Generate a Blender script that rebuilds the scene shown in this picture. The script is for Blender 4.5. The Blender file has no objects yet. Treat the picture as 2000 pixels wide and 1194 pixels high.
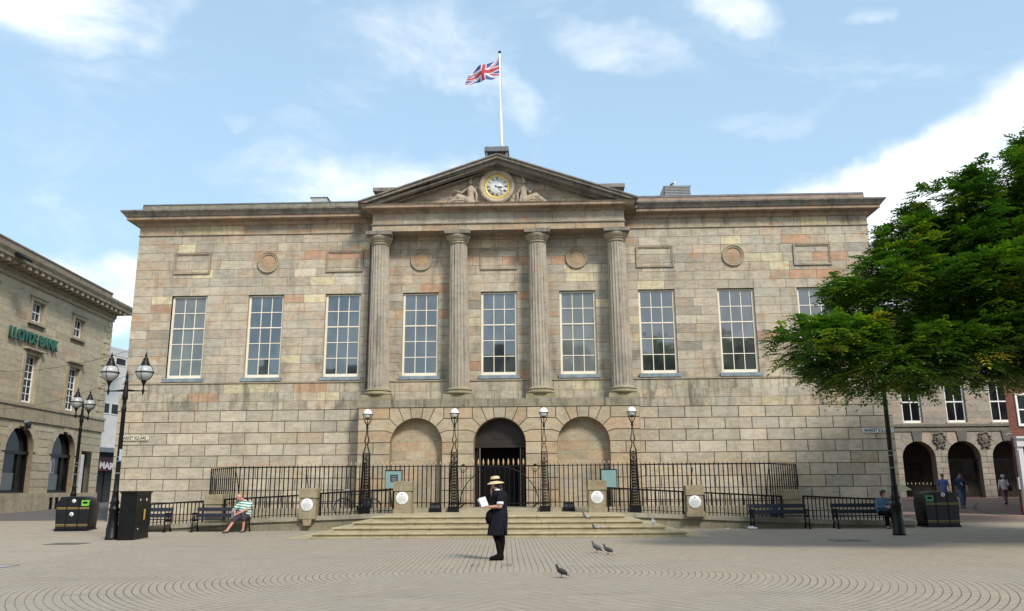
import bpy, math, random
from mathutils import Vector, Matrix, noise
R=math.radians; PI=math.pi
rnd=random.Random(7)
sc=bpy.context.scene
# ---------------------------------------------------------------- camera
cam=bpy.data.cameras.new('camera'); camo=bpy.data.objects.new('camera',cam); sc.collection.objects.link(camo)
YAW,PITCH,ROLL=-0.0300,0.2218,-0.0070
fw=Vector((math.sin(YAW)*math.cos(PITCH),math.cos(YAW)*math.cos(PITCH),math.sin(PITCH)))
rt=Vector((math.cos(YAW),-math.sin(YAW),0)); up=rt.cross(fw)
r2=rt*math.cos(ROLL)+up*math.sin(ROLL); u2=-rt*math.sin(ROLL)+up*math.cos(ROLL)
M=Matrix((r2,u2,-fw)).transposed().to_4x4(); M.translation=Vector((1.532,0,1.38))
camo.matrix_world=M
cam.sensor_width=36; cam.lens=36*1587.5/2000; cam.clip_end=3000; cam.clip_start=.1
sc.camera=camo
# ---------------------------------------------------------------- node helper
class NT:
    def __init__(s,nt): s.t=nt; s.n=nt.nodes; s.l=nt.links
    def new(s,typ,**k):
        n=s.n.new(typ)
        for a,b in k.items(): setattr(n,a,b)
        return n
    def put(s,sock,v):
        if v is None: return
        if hasattr(v,'is_output'): s.l.new(v,sock)
        else:
            if hasattr(sock.default_value,'__len__') and len(sock.default_value)==4 and len(v)==3: v=(*v,1)
            sock.default_value=v
    def m(s,op,a,b=None,c=None,clamp=False):
        n=s.new('ShaderNodeMath',operation=op,use_clamp=clamp)
        for i,v in enumerate((a,b,c)): s.put(n.inputs[i],v)
        return n.outputs[0]
    def mix(s,f,a,b,mode='MIX'):
        n=s.new('ShaderNodeMix',data_type='RGBA',blend_type=mode,clamp_factor=True)
        s.put(n.inputs[0],f); s.put(n.inputs[6],a); s.put(n.inputs[7],b); return n.outputs[2]
    def ramp(s,f,lo,hi): 
        n=s.new('ShaderNodeMapRange',interpolation_type='SMOOTHSTEP'); s.put(n.inputs[0],f); n.inputs[1].default_value=lo; n.inputs[2].default_value=hi; return n.outputs[0]
    def noise(s,v,scale,detail=4,rough=.55,dist=0):
        n=s.new('ShaderNodeTexNoise'); s.put(n.inputs['Vector'],v); n.inputs['Scale'].default_value=scale; n.inputs['Detail'].default_value=detail
        n.inputs['Roughness'].default_value=rough; n.inputs['Distortion'].default_value=dist; return n.outputs[0]
    def map(s,v,sc_=(1,1,1),loc=(0,0,0)):
        n=s.new('ShaderNodeMapping'); s.put(n.inputs[0],v); n.inputs['Scale'].default_value=sc_; n.inputs['Location'].default_value=loc; return n.outputs[0]
    def pos(s): return s.new('ShaderNodeNewGeometry').outputs['Position']
    def sep(s,v): n=s.new('ShaderNodeSeparateXYZ'); s.put(n.inputs[0],v); return n.outputs
# ---------------------------------------------------------------- world
SUN_EL,SUN_AZ=R(43),R(146)   # azimuth from +Y towards +X of where the sun stands
w=bpy.data.worlds.new('World'); sc.world=w; w.use_nodes=True
t=NT(w.node_tree); t.n.clear()
sky=t.new('ShaderNodeTexSky',sky_type='NISHITA'); sky.sun_disc=False; sky.sun_elevation=SUN_EL; sky.sun_rotation=SUN_AZ; sky.air_density=1.0; sky.dust_density=1.6; sky.ozone_density=1.2
d=t.new('ShaderNodeTexCoord').outputs['Generated']; x,y,z=t.sep(d)
yy=t.m('MAXIMUM',t.m('ABSOLUTE',y),.05)
az=t.m('DIVIDE',x,yy); el=t.m('DIVIDE',z,yy)
warp=t.noise(d,3.0,5,.6); warp2=t.noise(t.map(d,(1,1,1),(4,2,7)),3.2,5,.6)
az=t.m('ADD',az,t.m('MULTIPLY',t.m('SUBTRACT',warp,.5),.35)); el=t.m('ADD',el,t.m('MULTIPLY',t.m('SUBTRACT',warp2,.5),.28))
def blob(a0,e0,ra,re,sl=0):
    da=t.m('SUBTRACT',az,a0); de=t.m('SUBTRACT',t.m('SUBTRACT',el,e0),t.m('MULTIPLY',da,sl))
    q=t.m('ADD',t.m('POWER',t.m('DIVIDE',da,ra),2),t.m('POWER',t.m('DIVIDE',de,re),2))
    return t.ramp(q,1.5,0.0)
acc=None
for (a0,e0,ra,re,sl,wt) in [(-.70,.68,.19,.10,.0,.95),(-.60,.25,.24,.075,-.12,1.15),(-.18,.37,.20,.075,-.1,.72),(-.15,.60,.18,.08,-.1,.5),(-.28,.46,.10,.03,-.2,.3),(-.40,.49,.06,.015,-.2,.4),
    (.13,.59,.11,.05,-.3,.52),(.28,.645,.06,.05,0,.62),(.40,.355,.46,.085,.25,1.2),(.62,.30,.42,.13,.1,1.15),(.82,.46,.30,.12,.15,1.1),(.44,.62,.05,.02,0,.45),(.62,.33,.3,.09,0,.95),(.30,.50,.12,.025,.3,.32),(-.33,.42,.14,.04,-.1,.38),(-.06,.52,.09,.05,-.5,.5)]:
    b=t.m('MULTIPLY',blob(a0,e0,ra,re,sl),wt); acc=b if acc is None else t.m('MAXIMUM',acc,b)
fbm=t.noise(t.map(d,(1,1,2.2)),7.5,9,.62,.3); wisp=t.noise(t.map(d,(1,1,3.0),(3,1,2)),3.5,7,.6,.6)
cl=t.m('MULTIPLY',acc,t.m('ADD',t.m('MULTIPLY',t.m('SUBTRACT',fbm,.5),2.6),.95))
cl=t.ramp(cl,.12,1.15)
thin=t.m('MULTIPLY',t.ramp(wisp,.52,.8),.38)
back=t.m('MULTIPLY',t.ramp(y,.1,-.2),t.ramp(t.noise(d,2.2,6,.6),.42,.62))
cl=t.m('MAXIMUM',t.m('MAXIMUM',cl,thin),t.m('MULTIPLY',back,.85))
pale=t.mix(t.m('SUBTRACT',.62,t.m('MULTIPLY',z,.25)),sky.outputs[0],(5.0,7.35,9.35))   # thin high veil over the blue
shade=t.noise(t.map(d,(1,1,2)),5,4,.5); ccol=t.mix(t.ramp(shade,.35,.7),(7.9,8.3,8.8),(9.0,9.2,9.4))
col=t.mix(t.m('MULTIPLY',cl,.93),pale,ccol)
bg=t.new('ShaderNodeBackground'); t.put(bg.inputs[0],col); bg.inputs[1].default_value=.085
t.l.new(bg.outputs[0],t.new('ShaderNodeOutputWorld').inputs[0])
sun=bpy.data.lights.new('sun','SUN'); sun.energy=2.2; sun.angle=R(11); sun.color=(1,.93,.84)
so=bpy.data.objects.new('sun',sun); sc.collection.objects.link(so)
sd=Vector((math.sin(SUN_AZ)*math.cos(SUN_EL),math.cos(SUN_AZ)*math.cos(SUN_EL),math.sin(SUN_EL)))
so.rotation_euler=sd.to_track_quat('Z','Y').to_euler(); so.location=(-20,-20,40)
sc.view_settings.view_transform='Standard'; sc.view_settings.look='None'; sc.view_settings.exposure=0.77; sc.view_settings.gamma=1
sc.cycles.max_bounces=6; sc.cycles.diffuse_bounces=3; sc.cycles.glossy_bounces=3; sc.cycles.transparent_max_bounces=6
# ---------------------------------------------------------------- object helpers
ORG={}
def put(o,label=None,cat=None,group=None,kind=None):
    if label: o['label']=label
    if cat: o['category']=cat
    if group: o['group']=group
    if kind: o['kind']=kind
    return o
def thing(name,loc,label,cat,group=None,rz=0):
    o=bpy.data.objects.new(name,None); sc.collection.objects.link(o); o.empty_display_size=.2
    o.location=loc; o.rotation_euler=(0,0,rz); ORG[o.name]=Vector(loc); return put(o,label,cat,group)
class MB:
    def __init__(s): s.v=[]; s.f=[]; s.c=[]; s.sm=[]
    def add(s,vs,fs,col=None,smooth=False):
        b=len(s.v); s.v+= [tuple(q) for q in vs]
        for f in fs: s.f.append([b+i for i in f]); s.c.append(col); s.sm.append(smooth)
        return s
    def box(s,x0,x1,y0,y1,z0,z1,col=None):
        return s.add([(x0,y0,z0),(x1,y0,z0),(x1,y1,z0),(x0,y1,z0),(x0,y0,z1),(x1,y0,z1),(x1,y1,z1),(x0,y1,z1)],
          [(0,3,2,1),(4,5,6,7),(0,1,5,4),(1,2,6,5),(2,3,7,6),(3,0,4,7)],col)
    def obox(s,c,ax,ay,az_,col=None): # oriented box, half axes
        c=Vector(c);ax=Vector(ax);ay=Vector(ay);az_=Vector(az_)
        vs=[c+ax*i+ay*j+az_*k for k in(-1,1) for i,j in((-1,-1),(1,-1),(1,1),(-1,1))]
        return s.add(vs,[(0,3,2,1),(4,5,6,7),(0,1,5,4),(1,2,6,5),(2,3,7,6),(3,0,4,7)],col)
    def bar(s,p,q,wd,th=None,col=None,upv=(0,0,1)):
        p=Vector(p);q=Vector(q); d=(q-p); L=d.length; d.normalize(); u=Vector(upv)
        if abs(d.dot(u))>.98: u=Vector((0,1,0))
        a=d.cross(u).normalized(); b=a.cross(d)
        th=wd if th is None else th
        return s.obox((p+q)/2,d*L/2,a*wd/2,b*th/2,col)
    def tube(s,pts,rad,n=8,col=None,cap=True,smooth=True):
        pts=[Vector(p) for p in pts]
        if not hasattr(rad,'__len__'): rad=[rad]*len(pts)
        vs=[];fs=[]; pa=None
        for i,p in enumerate(pts):
            d=(pts[min(i+1,len(pts)-1)]-pts[max(i-1,0)]).normalized()
            a=(pa-d*pa.dot(d)) if pa is not None else d.cross(Vector((0,0,1)) if abs(d.z)<.9 else Vector((0,1,0)))
            if a.length<1e-6: a=d.cross(Vector((1,0,0)))
            a.normalize(); pa=a; b=d.cross(a)
            for k in range(n):
                th=2*PI*k/n; vs.append(p+(a*math.cos(th)+b*math.sin(th))*rad[i])
        for i in range(len(pts)-1):
            for k in range(n):
                k2=(k+1)%n; fs.append((i*n+k,i*n+k2,(i+1)*n+k2,(i+1)*n+k))
        s.add(vs,fs,col,smooth)
        if cap: b=len(s.v)-len(vs); s.f+= [[b+k for k in range(n)][::-1],[b+(len(pts)-1)*n+k for k in range(n)]]; s.c+=[col,col]; s.sm+=[False,False]
        return s
    def lathe(s,c,prof,n=24,col=None,smooth=True,axis='z',ends=True):
        cx,cy,cz=c; vs=[];fs=[]
        for (r,h) in prof:
            for k in range(n):
                th=2*PI*k/n; a,b=r*math.cos(th),r*math.sin(th)
                vs.append((cx+a,cy+b,cz+h) if axis=='z' else ((cx+a,cy+h,cz+b) if axis=='y' else (cx+h,cy+a,cz+b)))
        for i in range(len(prof)-1):
            for k in range(n):
                k2=(k+1)%n; fs.append((i*n+k,i*n+k2,(i+1)*n+k2,(i+1)*n+k) if axis!='y' else (i*n+k,(i+1)*n+k,(i+1)*n+k2,i*n+k2))
        fs2=[list(range(n))[::-1],[ (len(prof)-1)*n+k for k in range(n)]] if ends else []
        s.add(vs,fs+fs2,col,smooth)
        if ends: s.sm[-1]=False; s.sm[-2]=False
        return s
    def ell(s,c,r,n=12,col=None,rot=None):
        c=Vector(c); m_=n//2; vs=[];fs=[]
        if not hasattr(r,'__len__'): r=(r,r,r)
        vs.append(Vector((0,0,r[2])))
        for i in range(1,m_):
            ph=PI*i/m_
            for k in range(n): th=2*PI*k/n; vs.append(Vector((r[0]*math.sin(ph)*math.cos(th),r[1]*math.sin(ph)*math.sin(th),r[2]*math.cos(ph))))
        vs.append(Vector((0,0,-r[2])))
        for k in range(n): fs.append((0,1+k,1+(k+1)%n))
        for i in range(m_-2):
            for k in range(n): a=1+i*n+k;b=1+i*n+(k+1)%n; fs.append((a,a+n,b+n,b))
        L=len(vs)-1; q=1+(m_-2)*n
        for k in range(n): fs.append((L,q+(k+1)%n,q+k))
        if rot is not None: vs=[rot@v for v in vs]
        return s.add([c+v for v in vs],fs,col,True)
    def cap(s,p,q,r0,r1,n=12,col=None): # capsule
        s.tube([p,q],[r0,r1],n,col); s.ell(p,r0,n,col); s.ell(q,r1,n,col); return s
    def prism(s,poly,y0,y1,col=None): # polygon in XZ extruded along y
        n=len(poly); vs=[(a,y0,b) for a,b in poly]+[(a,y1,b) for a,b in poly]
        fs=[list(range(n)),[n+i for i in range(n)][::-1]]+[(i,n+i,n+(i+1)%n,(i+1)%n) for i in range(n)]
        return s.add(vs,fs,col)
    def block(s,poly,y,gap,dep,col=None,yb=None):
        # dressed stone: outline in XZ (ccw seen from -y), front face inset by gap at y, joint line at y+dep
        n=len(poly); inn=[]
        for i in range(n):
            p0=Vector(poly[i-1]);p1=Vector(poly[i]);p2=Vector(poly[(i+1)%n])
            d1=(p1-p0).normalized(); d2=(p2-p1).normalized()
            n1=Vector((-d1.y,d1.x)); n2=Vector((-d2.y,d2.x)); k=1+n1.dot(n2)
            inn.append(p1+(n1+n2)*(gap/max(k,.35)))
        vs=[(a,y+dep,b) for a,b in poly]+[(a.x,y,a.y) for a in inn]
        fs=[[n+i for i in range(n)]]+[(i,(i+1)%n,n+(i+1)%n,n+i) for i in range(n)]
        s.add(vs,fs,col)
        if col is not None:
            jc=tuple(v*.48 for v in col)
            for q in range(n): s.c[-1-q]=jc
        return s
    def loft(s,rings,n=20,col=None): # rings: (cx,cy,cz,rx,ry)
        vs=[];fs=[]
        for (cx,cy,cz,rx,ry) in rings:
            for k in range(n): th=2*PI*k/n; vs.append((cx+rx*math.cos(th),cy+ry*math.sin(th),cz))
        for i in range(len(rings)-1):
            for k in range(n): k2=(k+1)%n; fs.append((i*n+k,i*n+k2,(i+1)*n+k2,(i+1)*n+k))
        fs+=[list(range(n))[::-1],[(len(rings)-1)*n+k for k in range(n)]]
        return s.add(vs,fs,col,True)
    def build(s,name,mt,parent=None,local=False,loc=None):
        me=bpy.data.meshes.new(name)
        off=Vector((0,0,0))
        if parent is not None and not local: off=ORG[parent.name]
        if loc is not None: off=Vector(loc)
        me.from_pydata([tuple(Vector(v)-off) for v in s.v],[],s.f)
        me.polygons.foreach_set('use_smooth',s.sm)
        if any(c is not None for c in s.c):
            at=me.color_attributes.new('Col','FLOAT_COLOR','CORNER'); buf=[]
            for f,c in zip(s.f,s.c): buf+= list((*(c or (.4,.36,.28)),1))*len(f)
            at.data.foreach_set('color',buf)
        me.materials.append(mt); me.validate(); o=bpy.data.objects.new(name,me); sc.collection.objects.link(o)
        if parent is not None: o.parent=parent; ORG[o.name]=off
        elif loc is not None: o.location=loc; ORG[o.name]=off
        return o
def copy_thing(o,loc,rz=None,label=None,group=None,parent=None,scale=None):
    c=o.copy(); sc.collection.objects.link(c)
    if parent is not None: c.parent=parent
    else:
        c.location=loc
        if rz is not None: c.rotation_euler=(0,0,rz)
        if scale: c.scale=scale
        if label: c['label']=label
        if group: c['group']=group
        ORG[c.name]=Vector(loc)
    for ch in list(o.children): copy_thing(ch,None,parent=c)
    return c
def spear_row(parent,pts,prof,mt,n=6,local=False):
    first=None
    for (x_,y_,z_) in pts:
        if first is None:
            m0=MB(); m0.lathe((0,0,0),prof,n); first=m0.build('spear_head',mt,parent,True); o_=first
        else: o_=first.copy(); sc.collection.objects.link(o_); o_.parent=parent
        o_.location=Vector((x_,y_,z_))-ORG[parent.name]
def text(name,body,size,loc,rot,mt,parent=None,ext=.01,align='LEFT',sx=1,bold=0):
    cu=bpy.data.curves.new(name,'FONT'); cu.body=body; cu.size=size; cu.extrude=ext; cu.align_x=align; cu.offset=bold
    cu.materials.append(mt); tmp=bpy.data.objects.new(name,cu); sc.collection.objects.link(tmp)
    bpy.context.view_layer.update(); me=bpy.data.meshes.new_from_object(tmp.evaluated_get(bpy.context.evaluated_depsgraph_get())); bpy.data.objects.remove(tmp)
    me.name=name; o=bpy.data.objects.new(name,me); sc.collection.objects.link(o)
    off=ORG[parent.name] if parent else Vector((0,0,0))
    o.location=Vector(loc)-off; o.rotation_euler=rot; o.scale=(sx,1,1)
    if parent: o.parent=parent
    return o
# ---------------------------------------------------------------- materials
def P(t,col,rough=.7,bump=None,bs=.3,bd=.01,metal=0,spec=.5):
    b=t.new('ShaderNodeBsdfPrincipled'); t.put(b.inputs['Base Color'],col); t.put(b.inputs['Roughness'],rough); b.inputs['Metallic'].default_value=metal
    b.inputs['Specular IOR Level'].default_value=spec
    if bump is not None:
        n=t.new('ShaderNodeBump'); n.inputs['Strength'].default_value=bs; n.inputs['Distance'].default_value=bd; t.put(n.inputs['Height'],bump); t.l.new(n.outputs[0],b.inputs['Normal'])
    o=t.new('ShaderNodeOutputMaterial'); t.l.new(b.outputs[0],o.inputs[0]); return b
def mat(name):
    m=bpy.data.materials.new(name); m.use_nodes=True; t=NT(m.node_tree); t.n.clear(); return m,t
def plain(name,col,rough=.6,var=.15,scale=6,metal=0,spec=.5,bs=.15):
    m,t=mat(name); v=t.new('ShaderNodeTexCoord').outputs['Object']; n=t.noise(v,scale,5,.6)
    c=t.mix(t.ramp(n,.3,.75),tuple(k*(1-var) for k in col),tuple(min(1,k*(1+var)) for k in col))
    P(t,c,rough,n,bs,.004,metal,spec); return m
def stonemat(name,base=None,dirt=(.13,.12,.10),amt=.5,moss=0,orange=.5,streak=.3,sc_=1.0,jamb=False,dim=1.0):
    m,t=mat(name); p=t.pos()
    if base is None: a=t.new('ShaderNodeVertexColor',layer_name='Col'); c=a.outputs[0]
    else: c=base
    fine=t.noise(p,26,5,.7)
    bed=t.noise(t.map(p,(1.0*sc_,1.0,2.6*sc_)),2.6,9,.72,.8)      # cross-bedded sandstone figure
    c=t.mix(t.m('MULTIPLY',t.ramp(bed,.42,.62),.7),c,t.mix(1,c,(.70,.68,.65),'MULTIPLY'))
    hn=t.noise(t.map(p,(1,1,1.5),(3,7,1)),1.25,7,.68,1.0)
    c=t.mix(t.m('MULTIPLY',t.ramp(hn,.50,.66),.42),c,t.mix(1,c,(1.14,.98,.82),'MULTIPLY'))
    c=t.mix(t.m('MULTIPLY',t.ramp(hn,.47,.34),.55),c,t.mix(1,c,(.84,.87,.90),'MULTIPLY'))
    ns=t.noise(t.map(p,(1,1,1.7),(9,3,1)),.85,7,.70,1.2)
    c=t.mix(t.m('MULTIPLY',t.ramp(t.m('ADD',ns,t.m('MULTIPLY',t.m('SUBTRACT',fine,.5),.15)),.525,.68),orange*1.15,clamp=True),c,(.47,.27,.15))
    pn=t.noise(t.map(p,(1,1,1),(5,5,5)),.5,4,.6)
    c=t.mix(t.m('MULTIPLY',t.ramp(pn,.58,.36),.5),c,t.mix(1,c,(.84,.85,.86),'MULTIPLY'))
    dn=t.noise(t.map(p,(1.6,1.6,.45)),1.1,8,.7,.5)
    c=t.mix(t.m('MULTIPLY',t.ramp(dn,.49,.68),amt),c,dirt)
    if streak: 
        stn=t.noise(t.map(p,(7,7,.35)),1.0,5,.7); c=t.mix(t.m('MULTIPLY',t.ramp(stn,.51,.68),streak),c,dirt)
    if jamb: # run-off stains beside the window openings
        X_,Y_,Z_=t.sep(p); k_=t.m('DIVIDE',X_,3.27); e_=t.m('ABSOLUTE',t.m('SUBTRACT',t.m('ABSOLUTE',t.m('MULTIPLY',t.m('SUBTRACT',k_,t.m('ROUND',k_)),3.27)),.93))
        jm=t.m('MULTIPLY',t.ramp(e_,.32,.05),t.m('MULTIPLY',t.ramp(Z_,8.9,6.3),t.ramp(t.noise(t.map(p,(1.2,1,.7),(1,4,2)),1.3,7,.7,.6),.44,.60)))
        c=t.mix(t.m('MULTIPLY',jm,.62),c,(.15,.14,.12))
        tm=t.m('MULTIPLY',t.ramp(Z_,11.5,12.1),t.ramp(t.noise(t.map(p,(.8,1,1)),1.6,7,.7,.6),.42,.60)); c=t.mix(t.m('MULTIPLY',tm,.35),c,(.17,.14,.11))
    if dim!=1.0: c=t.mix(1,c,(dim,dim*.95,dim*.9),'MULTIPLY')
    if moss: c=t.mix(t.m('MULTIPLY',t.ramp(t.noise(t.map(p,(1,1,1),(2,8,3)),2.2,6,.7),.44,.60),moss),c,(.17,.17,.06))
    c=t.mix(t.m('MULTIPLY',t.ramp(fine,.38,.66),.35),c,t.mix(1,c,(.72,.71,.70),'MULTIPLY'))
    h=t.m('ADD',t.m('MULTIPLY',fine,.4),t.m('MULTIPLY',bed,.6)); P(t,c,.88,h,.4,.02,spec=.25); return m
STONE=stonemat('ashlar_sandstone',dirt=(.17,.155,.13),amt=.42,orange=.7,streak=.22,jamb=True)
FRIEZE=stonemat('stained_frieze_stone',amt=.85,orange=.8,streak=.35,dim=.84)
PLINTH=stonemat('rusticated_sandstone',dirt=(.20,.18,.145),amt=.30,orange=.22,streak=.14)
DARKST=stonemat('weathered_cornice_stone',(.26,.24,.21),(.065,.06,.055),amt=.6,orange=.2,streak=.6)
PARAP=stonemat('mossy_parapet_stone',(.29,.285,.23),(.10,.10,.085),amt=.6,orange=.1,moss=.35,streak=.6)
PARAPR=stonemat('pink_parapet_stone',(.37,.28,.22),(.16,.13,.11),amt=.4,orange=.25,streak=.3)
COLST=stonemat('column_stone',(.42,.38,.31),(.135,.13,.12),amt=.5,orange=.25,streak=.8)
GRIME0=stonemat('grimy_band_stone',None,(.13,.125,.105),amt=.85,orange=.35,moss=.18,streak=.6)
TRIM=stonemat('pale_trim_stone',(.39,.34,.25),(.17,.14,.11),amt=.4,orange=.45,streak=.35)
SILLST=stonemat('green_ledge_stone',(.31,.285,.22),(.085,.085,.07),amt=.6,orange=.2,moss=.2,streak=.95)
CARVED=stonemat('carved_stone',(.47,.40,.31),(.16,.13,.11),amt=.5,orange=.12,streak=.1)
STEP=stonemat('step_sandstone',(.44,.385,.25),(.22,.19,.12),amt=.2,orange=.03,streak=0)
RAMPST=stonemat('ramp_wall_stone',(.27,.245,.18),(.10,.10,.085),amt=.55,orange=.1,moss=.25,streak=.5)
PIERST=stonemat('pier_stone',(.34,.29,.195),(.15,.14,.10),amt=.35,orange=.2,moss=.25,streak=.3)
BANKST=stonemat('bank_sandstone',dirt=(.26,.225,.165),amt=.15,orange=.10,streak=.08)
BANKTR=stonemat('bank_trim_stone',(.42,.36,.26),(.12,.10,.08),amt=.38,orange=.1,streak=.4)
ARCST=stonemat('arcade_stone',dirt=(.18,.17,.15),amt=.3,orange=.05,streak=.15)
IRON=plain('black_iron',(.005,.005,.006),.5,.3,9,spec=.25)
IRON2=plain('worn_black_paint',(.005,.0055,.006),.42,.35,5,spec=.28)
BENCHM=plain('navy_bench_paint',(.014,.019,.030),.5,.25,5,spec=.3)
GOLD=plain('faded_gilt',(.52,.36,.19),.5,.15,9)
GILT=plain('bright_gilt',(.85,.58,.10),.35,.15,9,metal=.3)
CREAM=plain('cream_sash_paint',(.78,.72,.58),.5,.06,4)
WHITE=plain('white_paint',(.82,.82,.80),.5,.05,4)
LEAD=plain('blue_grey_lead',(.20,.25,.28),.55,.25,5)
SLATE=plain('roof_lead',(.13,.135,.15),.6,.3,3)
def glassm(name,dark,tint,rough,ior):
    m,t=mat(name); p=t.pos(); n=t.noise(t.map(p,(1,1,.6)),1.4,3,.5)
    b=P(t,t.mix(t.ramp(n,.4,.65),dark,tint),rough,t.noise(p,.9,2,.5),.10,.02); b.inputs['IOR'].default_value=ior; return m
GLASS=glassm('window_glass',(.022,.028,.030),(.062,.072,.068),.03,2.45)
GLASSB=glassm('window_glass_over_blind',(.10,.12,.12),(.15,.165,.155),.05,1.9)
GLASSD=glassm('dark_window_glass',(.008,.009,.011),(.02,.022,.025),.06,1.32)
BLACK=plain('dark_interior',(.006,.006,.006),.9,.2,3,spec=.1)
BROWN=plain('dark_brown_woodwork',(.022,.014,.011),.5,.3,4)
m_,t_=mat('milk_globe'); b_=P(t_,(.85,.85,.84),.22); OPAL=m_
m_,t_=mat('ribbed_clear_globe'); v_=t_.new('ShaderNodeTexCoord').outputs['Object']; x_,y_,z_=t_.sep(v_); 
b_=P(t_,t_.mix(t_.ramp(t_.m('FRACT',t_.m('MULTIPLY',t_.m('ARCTAN2',x_,y_),14)),.3,.7),(.52,.55,.56),(.66,.68,.68)),.25); b_.inputs['Transmission Weight'].default_value=.35; RIBG=m_
def colm(name,rough=.8,bs=.1,sc_=30):
    m,t=mat(name); a=t.new('ShaderNodeVertexColor',layer_name='Col'); n=t.noise(t.new('ShaderNodeTexCoord').outputs['Object'],sc_,4,.6)
    P(t,t.mix(t.m('MULTIPLY',n,.3),a.outputs[0],t.mix(1,a.outputs[0],(.6,.6,.6),'MULTIPLY')),rough,n,bs,.004); return m
COLM=colm('painted_colours'); 
def stonecol(kind='wall'):
    q=rnd.random()
    pal={'wall':[(.36,(.515,.462,.36)),(.58,(.485,.43,.335)),(.74,(.46,.43,.355)),(.84,(.52,.435,.33)),(.895,(.64,.58,.39)),(.93,(.52,.34,.23)),(.955,(.37,.345,.285)),(1,(.57,.515,.415))],
         'plinth':[(.55,(.53,.475,.375)),(.78,(.48,.43,.33)),(.9,(.46,.425,.34)),(.98,(.52,.455,.335)),(1,(.48,.40,.29))],
         'arch':[(.4,(.48,.405,.285)),(.75,(.45,.385,.275)),(.9,(.48,.365,.24)),(1,(.43,.385,.295))],
         'bank':[(.7,(.50,.44,.315)),(.88,(.475,.42,.295)),(.95,(.50,.39,.28)),(1,(.53,.465,.335))],
         'arc':[(.5,(.40,.365,.30)),(.8,(.36,.335,.28)),(1,(.43,.36,.29))]}[kind]
    for lim,c in pal:
        if q<=lim: break
    k=rnd.uniform(.88,1.1); return tuple(v*k for v in c)
# ---------------------------------------------------------------- ground
def g(x,y):
    if y<29.5: return 0.
    if y<33: return .2*(y-29.5)/3.5
    if x<0: return .2+.02*(min(y,62)-33)
    return .2+.005*(y-33) if y<43 else .25+.034*(min(y,60)-43)
def sheet(name,mt,xs,ys,dz=0,h=g,clip=None,kind='structure'):
    mb=MB(); vs=[(a,b,h(a,b)+dz) for b in ys for a in xs]; n=len(xs)
    fs=[(j*n+i,j*n+i+1,(j+1)*n+i+1,(j+1)*n+i) for j in range(len(ys)-1) for i in range(n-1)]
    mb.add(vs,fs); o=mb.build(name,mt); o['kind']=kind; return o
m,t=mat('brick_paving_setts'); p=t.pos()
x,y,z=t.sep(p); ca,sa=math.cos(.04),math.sin(.04)
dx=t.m('SUBTRACT',x,.879); dy=t.m('SUBTRACT',y,14.573)
ux=t.m('ADD',t.m('MULTIPLY',dx,ca),t.m('MULTIPLY',dy,sa)); vy=t.m('SUBTRACT',t.m('MULTIPLY',dy,ca),t.m('MULTIPLY',dx,sa))
wob=t.m('MULTIPLY',t.m('SUBTRACT',t.noise(p,.8,3,.5),.5),.05)
near=t.m('MINIMUM',vy,0.); rad=t.m('SQRT',t.m('ADD',t.m('POWER',ux,2),t.m('POWER',near,2))); rad=t.m('ADD',rad,wob)
row=t.m('DIVIDE',rad,.1085); fr=t.m('FRACT',row); rid=t.m('FLOOR',row)
jw=t.m('ABSOLUTE',t.m('SUBTRACT',fr,.5)); joint=t.ramp(jw,.41,.465)
along=t.m('ADD',t.m('MAXIMUM',vy,0.),t.m('MULTIPLY',t.m('ARCTAN2',t.m('ABSOLUTE',near),t.m('ABSOLUTE',ux)),rad))
al=t.m('ADD',t.m('DIVIDE',along,.215),t.m('MULTIPLY',rid,.5)); fa=t.m('FRACT',al); cj=t.ramp(t.m('ABSOLUTE',t.m('SUBTRACT',fa,.5)),.405,.44)
wn=t.new('ShaderNodeTexWhiteNoise',noise_dimensions='2D'); cmb=t.new('ShaderNodeCombineXYZ'); t.put(cmb.inputs[0],rid); t.put(cmb.inputs[1],t.m('FLOOR',al)); t.l.new(cmb.outputs[0],wn.inputs[0])
c=t.mix(wn.outputs[0],(.31,.262,.20),(.37,.318,.245))
c=t.mix(t.m('MULTIPLY',t.ramp(t.noise(p,.35,6,.65),.42,.66),.5),c,(.33,.305,.26))
c=t.mix(t.m('MULTIPLY',t.ramp(t.noise(t.map(p,(1,1,1),(4,4,0)),.9,7,.7,.6),.56,.72),.45),c,(.235,.205,.165))
c=t.mix(t.m('MULTIPLY',t.ramp(t.noise(p,9,5,.75),.5,.8),.3),c,(.22,.195,.16))
lat=t.ramp(t.m('ABSOLUTE',ux),10.2,9.0)   # ring pattern ends in plainer paving
jn=t.ramp(t.noise(t.map(p,(1,.4,1)),1.3,4,.6),.28,.6)
jt=t.m('MULTIPLY',t.m('ADD',t.m('MULTIPLY',joint,t.m('ADD',.40,t.m('MULTIPLY',jn,.6))),t.m('MULTIPLY',t.m('MULTIPLY',cj,t.ramp(wn.outputs[0],.30,.75)),t.m('ADD',.35,t.m('MULTIPLY',t.ramp(t.noise(p,2.2,4,.7),.42,.62),.75)))),t.m('ADD',.22,t.m('MULTIPLY',lat,.78)),clamp=True)
vo=t.new('ShaderNodeTexVoronoi'); t.l.new(p,vo.inputs['Vector']); vo.inputs['Scale'].default_value=1.35
c=t.mix(t.m('MULTIPLY',t.ramp(vo.outputs['Distance'],.042,.030),.55),c,(.12,.11,.10))
c=t.mix(t.m('MULTIPLY',t.ramp(t.noise(t.map(p,(.35,1.2,1),(8,2,0)),.8,5,.6,.4),.56,.66),.30),c,(.22,.195,.165))
c=t.mix(jt,c,(.105,.09,.072))
P(t,c,.85,t.m('SUBTRACT',t.m('MULTIPLY',t.noise(p,40,4,.6),.3),jt),.5,.006,spec=.3); PAVE=m
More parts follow.
